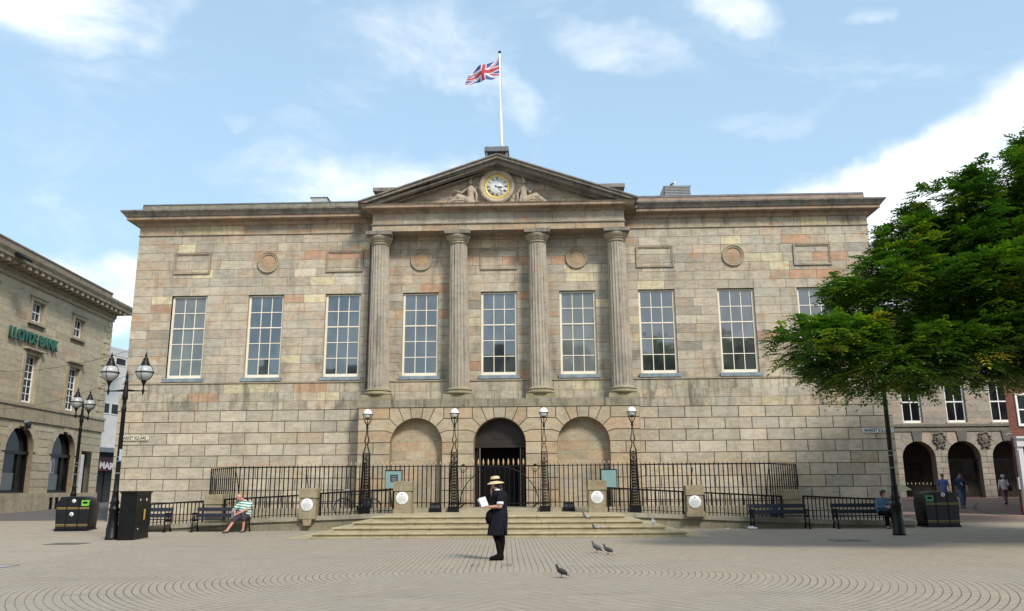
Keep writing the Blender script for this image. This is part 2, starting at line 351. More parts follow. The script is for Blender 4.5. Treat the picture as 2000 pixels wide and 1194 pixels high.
m,t=mat('asphalt_street'); p=t.pos(); n=t.noise(p,25,5,.7); P(t,t.mix(n,(.085,.078,.08),(.14,.13,.13)),.9,n,.4,.006); ASPH=m
m,t=mat('red_brick_paving'); p=t.pos(); br=t.new('ShaderNodeTexBrick'); t.l.new(p,br.inputs[0]); br.inputs['Scale'].default_value=1; br.inputs['Brick Width'].default_value=.21; br.inputs['Row Height'].default_value=.105; br.inputs['Mortar Size'].default_value=.006
br.inputs[1].default_value=(.23,.15,.125,1); br.inputs[2].default_value=(.28,.19,.155,1); br.inputs[3].default_value=(.12,.095,.08,1)
P(t,t.mix(t.m('MULTIPLY',t.ramp(t.noise(p,.8,6,.65),.4,.7),.5),br.outputs[0],(.19,.155,.135)),.9,spec=.3); REDP=m
xs=[-600,-200,-80,-50,-35,-25,-20,-16.2,-14,-10,-5,0,5,10,14,16,20,25,35,50,80,200,600]; xs.insert(12,.001)
sheet('ground',PAVE,sorted(set(xs)),[-400,-120,-60,-30,-10,0,5,10,15,20,25,28,29.5,31,33,38,43,48,54,60,62,80,150,600])
sheet('street',ASPH,[-60,-40,-30,-25,-20,-15.9],[34.2,36,38,43,48,54,60,62,90],.006)
REDX=[15.7,18,22,30,45]; sheet('red_paving',REDP,REDX,[31.0,31.6,32.3,33,36,40,43,46,50,54,60,62],.006)
# kerb line curving through the red paving
mb=MB(); pts=[]
pts=[(26,47.5),(24.6,45),(23,42),(21.6,38.7),(20.6,36),(20.05,34.2),(20.0,33.2),(20.5,32.3),(22,31.9),(26,31.8)]
for a_,b_ in [(pts[i],pts[i+1]) for i in range(9)]:
    d_=Vector((b_[0]-a_[0],b_[1]-a_[1])).normalized()*.001; n_=Vector((-d_.y,d_.x)).normalized()*.075
    mb.add([(a_[0]-n_.x,a_[1]-n_.y,g(*a_)+.012),(b_[0]-n_.x,b_[1]-n_.y,g(*b_)+.012),(b_[0]+n_.x,b_[1]+n_.y,g(*b_)+.012),(a_[0]+n_.x,a_[1]+n_.y,g(*a_)+.012)],[(0,1,2,3)])
KERBM=plain('dark_kerb',(.09,.085,.082),.9,.2,8); o=mb.build('kerb',KERBM); o['kind']='structure'
# pale kerb strip along the edge of the square on the right, and small covers in the paving
mb=MB(); mb.box(16.3,30,30.9,31.05,.03,.115); o=mb.build('kerb_strip',stonemat('kerb_stone',(.30,.27,.21),amt=.3,streak=0)); o['kind']='structure'
COVER=plain('worn_cover_metal',(.10,.095,.085),.6,.3,9); PALEC=plain('pale_cover_slab',(.31,.32,.32),.8,.12,6)
def cover(loc,sx,sy,mt,label,rim=None):
    r=thing('utility_cover',(loc[0],loc[1],g(*loc)),label,'utility cover','covers set in the paving')
    a=MB(); a.box(loc[0]-sx,loc[0]+sx,loc[1]-sy,loc[1]+sy,g(*loc)-.02,g(*loc)+.006); a.build('plate',mt,r)
    f=MB()
    for q in (-1,1): f.box(loc[0]-sx-.02,loc[0]+sx+.02,loc[1]+q*(sy+.011)-.01,loc[1]+q*(sy+.011)+.01,g(*loc)-.02,g(*loc)+.009); f.box(loc[0]+q*(sx+.011)-.01,loc[0]+q*(sx+.011)+.01,loc[1]-sy,loc[1]+sy,g(*loc)-.02,g(*loc)+.008)
    f.build('frame',COVER,r)
cover((-8.9,15.9),.34,.26,PALEC,'pale rectangular cover slab at the left edge of the square')
cover((-11.3,22.6),.45,.35,COVER,'dark flat cover in the paving left of the twin lamp post')
cover((9.6,22.3),.40,.30,COVER,'dark flat cover in the paving in front of the right-hand benches')
# ================================================================ the stone hall
D=33.0; S=3.27
hall=thing('town_hall',(0,D,.2),'long pale sandstone hall with four fluted columns, clock pediment and nine tall sash windows','town hall')
UW=15.5; PW=15.63
WIN=[(i*S,) for i in range(-4,5)]
def rects_row(mb,x0,x1,z0,z1,y,gap,dep,kind,lmin,lmax,opens=(),start=0):
    # one course of stones between x0 and x1, leaving out openings
    segs=[];cur=x0
    for a,b in sorted(opens):
        if b<=cur or a>=x1: continue
        if a>cur: segs.append((cur,a))
        cur=max(cur,b)
    if cur<x1: segs.append((cur,x1))
    for a,b in segs:
        L=b-a; n=max(1,round(L/rnd.uniform(lmin,lmax))); cuts=[a]
        for k in range(1,n): cuts.append(a+L*(k+rnd.uniform(-.22,.22))/n)
        cuts.append(b)
        for k in range(n): mb.block([(cuts[k],z0),(cuts[k+1],z0),(cuts[k+1],z1),(cuts[k],z1)],y,gap,dep,stonecol(kind))
wall=MB()
HW=.752
lev=[12.09-.38*k for k in range(8)]; zz=lev[-1]; lev+= [zz-(zz-5.75)/10*k for k in range(1,11)]
for k in range(len(lev)-1):
    z1,z0=lev[k],lev[k+1]; op=[(w_[0]-HW,w_[0]+HW) for w_ in WIN] if z1<9.44 else []
    rects_row(wall,-UW,UW,z0,z1,D,.008,.012,'wall',.75,1.25,op)
for a,b in ((-UW,-5.2),(5.2,UW)):
    fz=MB(); rects_row(fz,a,b,12.13,12.56,D,.008,.012,'wall',1.1,1.6); fz.build('frieze',FRIEZE,hall)
bd_=MB(); rects_row(bd_,-UW,UW,5.28,5.68,D-.06,.008,.012,'wall',.7,1.5); bd_.build('apron_course',GRIME0,hall)
for x0_,x1_,dz_ in ((-PW,-5.5,.14),(-5.5,5.5,.10),(5.5,PW,.14)):
    bd_=MB(); rects_row(bd_,x0_,x1_,4.93,5.28,D-dz_,.008,.012,'wall',.9,1.5)
    if dz_>.12: rects_row(bd_,x0_,x1_,4.57,4.93,D-dz_,.008,.012,'wall',.9,1.5)
    bd_.build('band_course',GRIME0,hall)
for (cx,) in WIN: # reveals
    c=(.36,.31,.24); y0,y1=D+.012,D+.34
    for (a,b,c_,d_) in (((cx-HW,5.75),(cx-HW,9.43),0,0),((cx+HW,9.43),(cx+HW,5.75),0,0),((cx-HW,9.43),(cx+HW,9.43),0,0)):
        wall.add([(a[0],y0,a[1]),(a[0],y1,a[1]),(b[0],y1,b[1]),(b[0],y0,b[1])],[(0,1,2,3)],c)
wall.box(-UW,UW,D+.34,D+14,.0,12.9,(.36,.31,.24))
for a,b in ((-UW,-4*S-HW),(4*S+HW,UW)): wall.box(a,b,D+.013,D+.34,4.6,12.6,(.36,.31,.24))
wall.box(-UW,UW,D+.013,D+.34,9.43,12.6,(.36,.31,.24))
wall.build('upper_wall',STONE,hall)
# thin fillets and string courses
for a,b in ((-UW-.03,-5.27),(5.27,UW+.03)): tr=MB(); tr.box(a,b,D-.05,D+.05,12.09,12.13); tr.build('frieze_fillet',TRIM,hall)
tr=MB(); tr.box(-UW-.07,UW+.07,D-.10,D+.05,5.68,5.75); tr.build('string_course',TRIM,hall)
# rusticated plinth of both wings
Y0=D-.12
for sx in (-1,1):
    pl=MB()
    x0,x1=(-PW,-5.52) if sx<0 else (5.52,PW)
    for k in range(10):
        z1=4.57-.455*k; z0=z1-.455; L=1.065; st=(k%2)*.5
        xs_=[x0]; q=x0+(L*(.5 if k%2 else 1))*(1 if sx<0 else .55 if k%2 else .8)
        while q<x1-.25: xs_.append(q); q+=L
        xs_.append(x1)
        for a,b in zip(xs_[:-1],xs_[1:]): pl.block([(a,z0),(b,z0),(b,z1),(a,z1)],Y0,.017,.035,stonecol('plinth'))
    xe=x0 if sx<0 else x1
    for k in range(10):  # rounded quoin returns
        z1=4.57-.455*k; pl.box(min(xe,xe-sx*.3),max(xe,xe-sx*.3)-(.0),Y0+.041,D+.3,z1-.43,z1-.025,stonecol('plinth'))
    pl.box(*((-PW+.05,-5.5) if sx<0 else (5.5,PW-.05)),Y0+.042,D+.3,0,4.6,(.2,.17,.13)); pl.build('rusticated_plinth',PLINTH,hall)
# arcade front that carries the columns
AY=D-.97; AX=.05; r=1.01; zs=3.10; EX=5.53; L0,L1,L2,L3=4.54,4.09,3.63,3.17
ar=MB(); arcs=[AX+i*S for i in (-1,0,1)]
for i,cx in enumerate(arcs):
    A=lambda a,s:(cx+s*r*math.cos(R(a)),zs+r*math.sin(R(a)))
    for s in (-1,1):
        c=S/2 if (i==1 or (i==0 and s>0) or (i==2 and s<0)) else (EX-abs(cx) if True else 0)
        if i==0 and s<0: c=cx+EX
        if i==2 and s>0: c=EX-cx
        X=lambda f:cx+s*f
        k2=(X(1.21*r),L2); k1=(X(1.06*r),L1)
        polys=[[A(a,s) for a in (4,11,18,25)]+[k2,(X(c),L2),(X(c),L3)],
               [A(a,s) for a in (25,33,42)]+[k1,(X(c),L1),(X(c),L2),k2],
               [A(a,s) for a in (42,51,61)]+[(X(.73*r),L0),(X(1.06*r),L0),k1],
               [A(a,s) for a in (61,70,78.5)]+[(X(.25*r),L0),(X(.73*r),L0)],
               [k1,(X(1.06*r),L0),(X(c),L0),(X(c),L1)]]
        for pq in polys:
            area=sum(pq[j-1][0]*pq[j][1]-pq[j][0]*pq[j-1][1] for j in range(len(pq)))
            if area<0: pq=pq[::-1]
            ar.block(pq,AY,.018,.035,stonecol('arch'))
        for k in range(6):
            z1=L3-.46*k; z0=z1-.46
            if k==0: z1=L3
            ends=[r,c] if (c<1.7 or k%2) else [r,r+(c-r)*.52,c]
            for e0,e1 in zip(ends[:-1],ends[1:]):
                a,b=sorted((X(e0),X(e1))); ar.block([(a,z0),(b,z0),(b,z1),(a,z1)],AY,.018,.035,stonecol('arch'))
    pq=[A(78.5,1),A(84,1),A(90,1),A(84,-1),A(78.5,-1),(cx-.25*r,L0),(cx+.25*r,L0)]
    ar.block(pq[::-1] if sum(pq[j-1][0]*pq[j][1]-pq[j][0]*pq[j-1][1] for j in range(7))<0 else pq,AY,.018,.035,stonecol('arch'))
    # soffit and jambs
    dp=.42 if i!=1 else .95
    ou=[(cx-r,.5)]+[(cx-r*math.cos(R(a)),zs+r*math.sin(R(a))) for a in range(0,181,9)]+[(cx+r,.5)]
    vs=[(a,AY+.036,b) for a,b in ou]+[(a,AY+dp,b) for a,b in ou]; n=len(ou)
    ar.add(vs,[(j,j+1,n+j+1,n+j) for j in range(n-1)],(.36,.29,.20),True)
    if i!=1: # smooth blind back of the niche
        for k in range(11):
            z0=.7+.36*k
            if z0<4.1: rects_row(ar,cx-r,cx+r,z0,z0+.36,AY+dp,.003,.004,'arch',.6,.95)
for a,b in ((-EX,-EX+.001),(EX-.001,EX)): ar.box(a,b,AY+.036,D-.1,.0,4.6,(.38,.31,.21))
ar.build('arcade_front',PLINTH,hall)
lg=MB(); lg.box(-EX-.03,EX+.03,AY-.03,D-.1,4.54,4.86); o=lg.build('arcade_ledge',SILLST,hall)
# dark doorway in the middle arch
dr=MB(); cx=arcs[1]
dr.prism([(cx-r,3.05)]+[(cx-r*math.cos(R(a)),zs+r*math.sin(R(a))) for a in range(3,178,6)]+[(cx+r,3.05)],AY+.5,AY+.56); dr.box(cx-r,cx+r,AY+.44,AY+.56,2.97,3.06)
dr.box(cx-.30,cx-.22,AY+.49,AY+.51,3.35,3.72);dr.box(cx+.22,cx+.30,AY+.49,AY+.51,3.35,3.72);dr.lathe((cx,AY+.5,3.55),[(.17,-.012),(.17,0)],20,axis='y');dr.box(cx-.26,cx+.26,AY+.485,AY+.5,3.3,3.36)
tym=dr.build('door_tympanum',BROWN,hall)
dd=MB(); dd.box(cx-r,cx+r,AY+.93,AY+.97,.5,3.0); dd.build('doorway',BLACK,hall)
dj=MB(); 
DJM=plain('greyish_door_metal',(.16,.13,.11),.5)
for s in (-1,1): dj=MB(); dj.box(cx+s*.80-.022,cx+s*.80+.022,AY+.46,AY+.52,.7,2.97); dj.build('door_jamb',DJM,hall)
for s in (-1,1): db=MB(); db.box(*sorted((cx+s*.95,cx+s*.84)),AY+.6,AY+.66,.7,2.97); db.build('door_leaf',BROWN,hall)
# windows
pan_rows=5
def sash(parent,cx,z0,z1,hw,y,cols,rows,frm,gm,fw_=.075,bar_=.028,meet=True,pd=.05,sub=True,name='window'):
    f=MB(); f.box(cx-hw,cx-hw+fw_,y,y+.09,z0,z1); f.box(cx+hw-fw_,cx+hw,y,y+.09,z0,z1); f.box(cx-hw+fw_,cx+hw-fw_,y,y+.09,z1-fw_*.7,z1); f.box(cx-hw+fw_,cx+hw-fw_,y-.02,y+.09,z0,z0+fw_*1.7)
    a,b=cx-hw+fw_,cx+hw-fw_; c0,c1=z0+fw_*1.7,z1-fw_*.7
    for k in range(1,cols): q=a+(b-a)*k/cols; f.box(q-bar_/2,q+bar_/2,y+.03,y+.075,c0,c1)
    mid=round(rows*.4) if rows>2 else 1
    for k in range(1,rows):
        q=c1-(c1-c0)*k/rows; bb=bar_/2 if not(meet and k==mid) else bar_*.8
        f.box(a,b,y+(.028 if not(meet and k==mid) else .01),y+.074,q-bb,q+bb)
    fo=f.build(name,frm,parent)
    g_=MB()
    for i in range(cols):
        for j in range(rows): # old panes, each set a hair out of true
            p0,p1=a+(b-a)*i/cols,a+(b-a)*(i+1)/cols; q0,q1=c0+(c1-c0)*j/rows,c0+(c1-c0)*(j+1)/rows; tx=rnd.gauss(0,.0016)*(p1-p0)/.45; tz=rnd.gauss(0,.0022)
            g_.add([(p0,y+pd-tx-tz,q0),(p1,y+pd+tx-tz,q0),(p1,y+pd+tx+tz,q1),(p0,y+pd-tx+tz,q1)],[(0,1,2,3)])
    g_.build('pane',gm,fo); return fo
for i,(cx,) in enumerate(WIN):
    o=sash(hall,cx,5.91,9.42,HW-.004,D+.11,3,5,CREAM,GLASSB if i in (0,5) else GLASS,.085,.030)
    ms=MB(); ms.box(cx-HW-.09,cx+HW+.09,D-.13,D+.14,5.76,5.905); ms.build('window_sill',LEAD,hall)
    if i in (1,2,3,4,6): pass
# sunk panels and roundels
for k in (-4,-2,0,2,4):
    pn=MB()
    cx=k*S; a,b,c_,d_=cx-.78,cx+.78,10.38,11.30
    for w_,pj in ((.09,.035),(.045,.06)):
        pn.box(a,b,D-pj,D+.004,d_-w_,d_); pn.box(a,b,D-pj,D+.004,c_,c_+w_); pn.box(a,a+w_,D-pj,D+.004,c_+w_,d_-w_); pn.box(b-w_,b,D-pj,D+.004,c_+w_,d_-w_)
    pn.build('panel_moulding',TRIM,hall)
ROUND=stonemat('roundel_stone',(.44,.31,.20),(.2,.16,.12),amt=.3,orange=.6,streak=.2)
for k in (-3,-1,1,3):
    rn=MB(); rb=MB()
    rn.lathe((k*S,D,10.84),[(.33,.0),(.33,-.04),(.36,-.055),(.38,-.035),(.41,-.035),(.43,-.075),(.46,-.075),(.47,0)],40,axis='y',ends=False)
    rb.lathe((k*S,D,10.84),[(.002,-.035),(.15,-.032),(.28,-.02),(.33,-.004)],36,axis='y')
    o=rn.build('roundel_moulding',TRIM,hall); rb.build('roundel_boss',ROUND,o)
# mitred cornices
def cornice(mb,x0,x1,y,prof,yb,left=True,right=True,col=None):
    vs=[];fs=[]; n=len(prof)
    for (p_,z_) in prof:
        vs+= [(x0-(p_ if left else 0),yb if left else y-p_,z_),(x0-(p_ if left else 0),y-p_,z_),(x1+(p_ if right else 0),y-p_,z_),(x1+(p_ if right else 0),yb if right else y-p_,z_)]
    for i in range(n-1):
        for k in range(3): fs.append((i*4+k,i*4+k+1,(i+1)*4+k+1,(i+1)*4+k))
    fs.append([(n-1)*4+k for k in range(4)]); mb.add(vs,fs,col)
CP=[(0,12.50),(.06,12.52),(.12,12.60),(.14,12.70),(.40,12.70),(.42,12.72),(.42,12.83),(.47,12.85),(.50,12.90),(.56,12.97),(.62,13.03),(.63,13.09),(0,13.10)]
CORB=stonemat('brown_cornice_stone',(.38,.29,.215),(.10,.085,.07),amt=.6,orange=.5,streak=.4)
for x0_,x1_,l_,r_ in ((-UW,-5.3,True,False),(5.3,UW,False,True)):
    co=MB(); cornice(co,x0_,x1_,D,CP[:7]+[(0,12.83)],D+12,l_,r_); co.build('cornice',CORB,hall)
    co=MB(); cornice(co,x0_,x1_,D,[(0,12.832),(.42,12.832)]+CP[7:],D+12,l_,r_); co.build('cornice_top',DARKST,hall)
pp=MB(); 
for k in range(8):
    a=-UW+k*1.28; pp.block([(a,13.09),(a+1.28,13.09),(a+1.28,13.50),(a,13.50)],D+.05,.004,.006)
pp.box(-UW,-5.2,D+.056,D+.5,13.05,13.50); pp.build('left_parapet',PARAP,hall)
pp=MB()
for k in range(8):
    a=5.26+k*1.28; pp.block([(a,13.09),(a+1.28,13.09),(a+1.28,13.48),(a,13.48)],D+.05,.004,.006)
pp.box(5.2,UW,D+.056,D+.5,13.05,13.48); pp.build('right_parapet',PARAPR,hall)
rf=MB(); rf.box(-UW+.02,-5.2,D+.03,D+.52,13.50,13.55); rf.box(5.2,UW-.02,D+.03,D+.52,13.48,13.56); rf.box(-UW+.1,UW-.1,D+.5,D+13.9,12.9,13.3)
rf.prism([(-14.9,13.56),(-14.6,13.61),(-5.5,13.68),(-5.5,13.55)],D+1,D+3); rf.build('roof',SLATE,hall)
# columns
cb=MB()
colx=[-1.5*S+.04,-.5*S+.04,.5*S+.06,1.5*S+.06]; CY=D-.50
for cxx in colx:
    ctop=cxx-.07
    s_=MB(); vs=[];fs=[]; NF=20; N=NF*6; zl=[5.31,5.36,6.55,6.57,7.62,7.64,8.72,8.74,9.85,9.87,10.9,11.33,11.36]
    ro=rnd.random()*.1
    for zi,z_ in enumerate(zl):
        tt=(z_-5.31)/6.05; rr=.435-.075*tt**1.25
        for k in range(N):
            th=2*PI*k/N; fl=abs(math.sin(th*NF/2)); dep=.030*(1-(1-fl)**2.2) if 5.34<z_<11.34 else 0
            jt=.007 if zi in () else 0
            wear=.012*noise.noise(Vector((math.cos(th)*2,math.sin(th)*2,z_*2+cxx)))
            q=rr-dep-jt+wear; vs.append((cxx-.07*tt+q*math.cos(th),CY+q*math.sin(th),z_))
    for i in range(len(zl)-1):
        if zi: pass
        for k in range(N): k2=(k+1)%N; fs.append((i*N+k,i*N+k2,(i+1)*N+k2,(i+1)*N+k))
    s_.add(vs,fs,None,False)
    for zj in (6.56,7.63,8.73,9.86): s_.lathe((cxx-.07*(zj-5.31)/6.05,CY,zj),[(.405-.07*((zj-5.31)/6.05),-.003),(.405-.07*((zj-5.31)/6.05),.003)],30)
    co_=thing('x',(0,0,0),None,None) if False else None
    sh=s_.build('column',COLST,hall)
    b=MB(); b.lathe((cxx,CY,5.05),[(.50,0),(.565,.03),(.575,.075),(.56,.12),(.50,.14),(.49,.155),(.50,.17),(.53,.18),(.535,.205),(.51,.235),(.46,.25),(.44,.27)],40); b.box(cxx-.60,cxx+.60,CY-.44,D-.1,4.86,5.05); b.build('column_base',stonemat('mossy_base_stone',(.36,.33,.22),(.15,.14,.10),amt=.4,orange=0,moss=.38,streak=.2) if 'mossy_base_stone' not in bpy.data.materials else bpy.data.materials['mossy_base_stone'],sh)
    c_=MB(); c_.lathe((ctop,CY,11.33),[(.365,0),(.385,.015),(.385,.04),(.365,.055),(.365,.10),(.39,.11),(.395,.14),(.41,.16),(.47,.22),(.515,.29),(.52,.34),(.49,.375)],40)
    for k in range(28):  # carved leaf band under the echinus
        th=2*PI*k/28; c_.ell((ctop+.395*math.cos(th),CY+.395*math.sin(th),11.46),(.03,.03,.035),6)
    c_.build('capital',TRIM,sh)
    a_=MB(); a_.box(ctop-.535,ctop+.535,CY-.535,CY+.4,11.70,11.85); a_.build('abacus',DARKST,sh)
# entablature
EY=D-.85; EW=5.24
en=MB()
rects_row(en,-EW,EW,11.86,12.14,EY,.008,.012,'arch',1.3,1.8); rects_row(en,-EW,EW,12.19,12.68,EY+.02,.008,.012,'wall',1.4,2.0)
en.box(-EW,EW,EY+.013,D+.3,11.86,12.14,(.36,.29,.22)); en.box(-EW+.01,EW-.01,EY+.034,D+.3,12.14,12.7,(.36,.31,.24)); en.box(-EW-.04,EW+.04,EY-.05,D+.3,12.14,12.19,(.30,.26,.2)); en.build('entablature',STONE,hall)
CP2=[(0,12.64),(.05,12.66),(.09,12.72),(.11,12.76),(.38,12.76),(.40,12.78),(.40,12.86),(.43,12.90),(.45,12.93),(0,12.95)]
ec=MB(); cornice(ec,-EW,EW,EY,CP2,D+2); ec.build('pediment_cornice',CORB,hall)
# pediment
tp=MB(); HA=15.0; HX=5.78
for k in range(6):
    z0=12.95+.34*k; z1=z0+.34; wd=lambda z_:5.3*(1-(z_-12.95)/(14.72-12.95))
    if wd(z1)<.1: break
    n=max(1,int(2*wd(z0)/1.2)); 
    for j in range(n):
        a=-wd(z0)+2*wd(z0)*j/n; b=-wd(z0)+2*wd(z0)*(j+1)/n
        tp.block([(a,z0),(b,z0),(b,z1),(a,z1)],D-.62,.008,.012,stonecol('wall'))
tp.prism([(-5.3,12.95),(5.3,12.95),(0,14.72)],D-.607,D+2,(.35,.3,.22)); tp.build('tympanum',STONE,hall)
rk=MB()
def chev(o0,o1,yf,yb):
    sl=(HA-13.0)/HX
    for s in (-1,1):
        x0_=s*(HX+.0-.0); pts_=[(0,HA-o0),(x0_,13.0-o0),(x0_-s*max(0,(o1-.0))*0,13.0-o1),(0,HA-o1)]
        # clip against the flat cornice top
        pts_=[(0,HA-o0),(x0_,13.0-o0)] + ([(x0_,12.95),(s*(HX-(12.95-(13.0-o1))/sl),12.95)] if 13.0-o1<12.95 else [(x0_,13.0-o1)])+[(0,HA-o1)]
        if s>0: pts_=pts_[::-1]
        rk.prism(pts_,yf,yb)
chev(0,.05,EY-.62,D+3); chev(.05,.17,EY-.56,D+3); chev(.17,.33,EY-.40,D+3); chev(.33,.44,EY-.10,D+2)
rk.build('raking_cornice',DARKST,hall)
rr_=MB()
for s in (-1,1):
    rr_.add([(0,EY-.60,HA+.012),(s*HX,EY-.60,13.012),(s*HX,D+6,13.012),(0,D+6,HA+.012)],[(0,1,2,3) if s<0 else (3,2,1,0)])
rr_.build('pediment_roof',plain('pale_lead_flashing',(.33,.33,.33),.6,.2,4),hall)
# attic blocks
at=MB(); at.box(-5.45,5.35,D+1,D+1.9,12.9,14.30); at.box(-5.62,5.52,D+.83,D+2.1,14.30,14.46); at.box(-.50,.26,D+.9,D+1.7,13.5,16.0); at.build('attic_block',DARKST,hall)
at=MB(); at.box(-.66,.42,D+.72,D+1.9,16.05,16.26); at.box(-.62,-.52,D+.8,D+1.8,15.72,16.06); at.box(.28,.38,D+.8,D+1.8,15.72,16.06);at.build('flagpole_block_cap',SLATE,hall)
# roof vents
vt=MB(); vx=8.2; vy=D+3
for k in range(10): vt.obox((vx,vy-.02,14.62+.078*k-.3),(.62-.004*k,0,0),(0,.05,-.03),(0,0,.012))
vt.box(vx-.60,vx+.60,vy+.03,vy+1.6,13.2,15.1); vt.add([(vx-.64,vy-.06,15.1),(vx+.64,vy-.06,15.1),(vx+.64,vy+1.6,15.1),(vx-.64,vy+1.6,15.1),(vx,vy+.7,15.32)],[(0,1,4),(1,2,4),(2,3,4),(3,0,4),(0,3,2,1)])
VENT=plain('grey_louvre_metal',(.40,.41,.39),.5,.1,4); vt.build('louvred_vent',VENT,hall)
vs_=MB(); vs_.add([(vx-.64,vy-.02,15.05),(vx-.95,vy-.02,14.42),(vx-.95,vy+1.5,14.42),(vx-.64,vy+1.5,15.05),(vx-.60,vy-.02,13.3),(vx-.95,vy-.02,13.3),(vx-.95,vy+1.5,13.3)],[(0,1,5,4),(0,3,2,1),(1,2,6,5)]); vs_.build('vent_cowl',SLATE,hall)
v2=MB(); v2.box(-8.98,-8.25,D+3,D+3.8,13.2,14.86); v2.add([(-9.06,D+2.95,14.86),(-8.2,D+2.95,14.86),(-8.2,D+3.85,14.86),(-9.06,D+3.85,14.86),(-8.63,D+3.4,14.95)],[(0,1,4),(1,2,4),(2,3,4),(3,0,4)]); v2.build('small_roof_vent',VENT,hall)
# clock
cl_=MB(); CZ=13.80; CX=-.03; CYK=D-.70
cl_.lathe((CX,CYK,CZ),[(.53,.1),(.53,-.04),(.58,-.10),(.62,-.10),(.64,-.14),(.70,-.14),(.74,-.06),(.74,.1)],48,axis='y',ends=False)
for k in range(56):
    th=2*PI*k/56; q=.715+.02*(k%2); cl_.ell((CX+q*math.cos(th),CYK-.10,CZ+q*math.sin(th)),(.05,.05,.035),6,rot=Matrix.Rotation(-th+.6*(1 if k%2 else -1),3,'Y'))
clk=cl_.build('clock',CARVED,hall)
dl=MB(); dl.lathe((CX,CYK-.03,CZ),[(.001,-.004),(.46,-.004),(.46,0)],48,axis='y'); dl.build('dial',plain('white_dial',(.72,.78,.80),.35,.04,3),clk)
dg=MB(); 
for ra,rb_ in ((.455,.53),(.275,.29)): dg.lathe((CX,CYK-.034,CZ),[(ra,0),(ra,-.012),(rb_,-.012),(rb_,0)],56,axis='y',ends=False)
for k in range(60):
    th=2*PI*k/60; dg.ell((CX+.505*math.cos(th),CYK-.052,CZ+.505*math.sin(th)),(.014,.014,.014),4)
dg.build('gilt_ring',GILT,clk)
nu=MB(); ROM=['XII','I','II','III','IIII','V','VI','VII','VIII','IX','X','XI']
for k,sn in enumerate(ROM):
    th=PI/2-2*PI*k/12; cr=.375; wid={'I':.026,'V':.05,'X':.052}; tot=sum(wid[c] for c in sn); o_=-tot/2
    rad_=Vector((math.cos(th),0,math.sin(th))); tan=Vector((math.sin(th),0,-math.cos(th)))
    for c in sn:
        ce=Vector((CX,CYK-.037,CZ))+rad_*cr+tan*(o_+wid[c]/2); h_=.062; o_+=wid[c]
        if c=='I': nu.bar(ce-rad_*h_,ce+rad_*h_,.017,.004,upv=(0,1,0))
        if c=='V': nu.bar(ce+rad_*h_-tan*.018,ce-rad_*h_,.017,.004,upv=(0,1,0)); nu.bar(ce+rad_*h_+tan*.018,ce-rad_*h_,.007,.004,upv=(0,1,0))
        if c=='X': nu.bar(ce+rad_*h_-tan*.02,ce-rad_*h_+tan*.02,.018,.004,upv=(0,1,0)); nu.bar(ce+rad_*h_+tan*.02,ce-rad_*h_-tan*.02,.007,.004,upv=(0,1,0))
BLK=plain('black_enamel',(.012,.014,.03),.4); nu.build('numerals',BLK,clk)
for nm,ang,ln,wd in (('hour_hand',-11,.24,.04),('minute_hand',-47,.36,.022)):
    hm=MB(); u_=Vector((math.cos(R(ang)),0,math.sin(R(ang)))); c0=Vector((CX,CYK-.045-(.008 if nm[0]=='m' else 0),CZ)); v_=Vector((-u_.z,0,u_.x))
    hm.add([c0-u_*.1+v_*wd*.8,c0-u_*.1-v_*wd*.8,c0-v_*wd*.4,c0+u_*ln*.7-v_*wd,c0+u_*ln,c0+u_*ln*.7+v_*wd,c0+v_*wd*.4],[(0,1,2,3,4,5,6)[::-1]]); hm.build(nm,BLK if nm[0]=='h' else plain('steel_hand',(.2,.2,.22),.4),clk)
# reclining draped relief figures either side of the clock
def remesh(o,v,sm=2):
    m=o.modifiers.new('Remesh','REMESH'); m.mode='VOXEL'; m.voxel_size=v; m.use_smooth_shade=True
    if sm: s=o.modifiers.new('Smooth','SMOOTH'); s.factor=.5; s.iterations=sm
def relief(s):
    f=MB(); bx=CX+s*1.12; y=D-.72; B=lambda a,b,c=0:(bx+s*a,y-c,12.98+b)
    f.loft([(bx,y,13.05,.25,.16),(bx,y-.02,13.3,.15,.12),(bx-s*.0,y-.03,13.5,.13,.11),(bx,y-.03,13.68,.17,.12),(bx,y-.02,13.80,.13,.09),(bx,y-.02,13.86,.05,.05)],14)
    f.ell(B(.01,1.0,.05),(.085,.09,.10)); f.ell(B(0,1.12,.05),(.07,.07,.055)); f.ell(B(-.03,1.2,.05),(.035,.05,.06)) # head, helmet crest
    f.cap(B(-.14,.74),B(-.27,.46,.03),.05,.042); f.cap(B(-.27,.46,.03),B(-.24,.2,.06),.042,.035)
    if s<0: f.cap(B(.15,.74,.02),B(.36,.56,.05),.05,.042); f.cap(B(.36,.56,.05),B(.66,.66,.04),.04,.03); f.ell(B(.70,.68,.04),.035)
    else: f.cap(B(.15,.74,.02),B(.26,.5,.08),.05,.042); f.cap(B(.26,.5,.08),B(.38,.68,.06),.04,.03); f.cap(B(.34,.56,.06),B(.52,.92,.04),.02,.012); f.cap(B(.44,.74,.06),B(.60,.80,.04),.02,.012)
    f.cap(B(.05,.16,.06),B(.50,.36,.10),.18,.13); f.cap(B(.50,.36,.10),B(.90,.13,.04),.12,.06); f.cap(B(.02,.10,.05),B(.60,.14,.1),.13,.10); f.cap(B(.6,.14,.1),B(1.0,.09,.04),.09,.045); f.cap(B(.98,.08,.04),B(1.1,.06,.05),.035,.03)
    for k in range(9): # drapery folds
        a=.08+.09*k; f.cap(B(a*.5-.1,.06+.02*k,.20),B(a+.1,.30-.018*k,.20),.020,.014); f.cap(B(-.18+.03*k,.05,.14),B(-.12+.025*k,.42,.10),.015,.012)
    o=f.build('relief_figure',CARVED,hall); remesh(o,.009,0)
relief(-1); relief(1)
sc_m=MB(); bx=CX-1.82
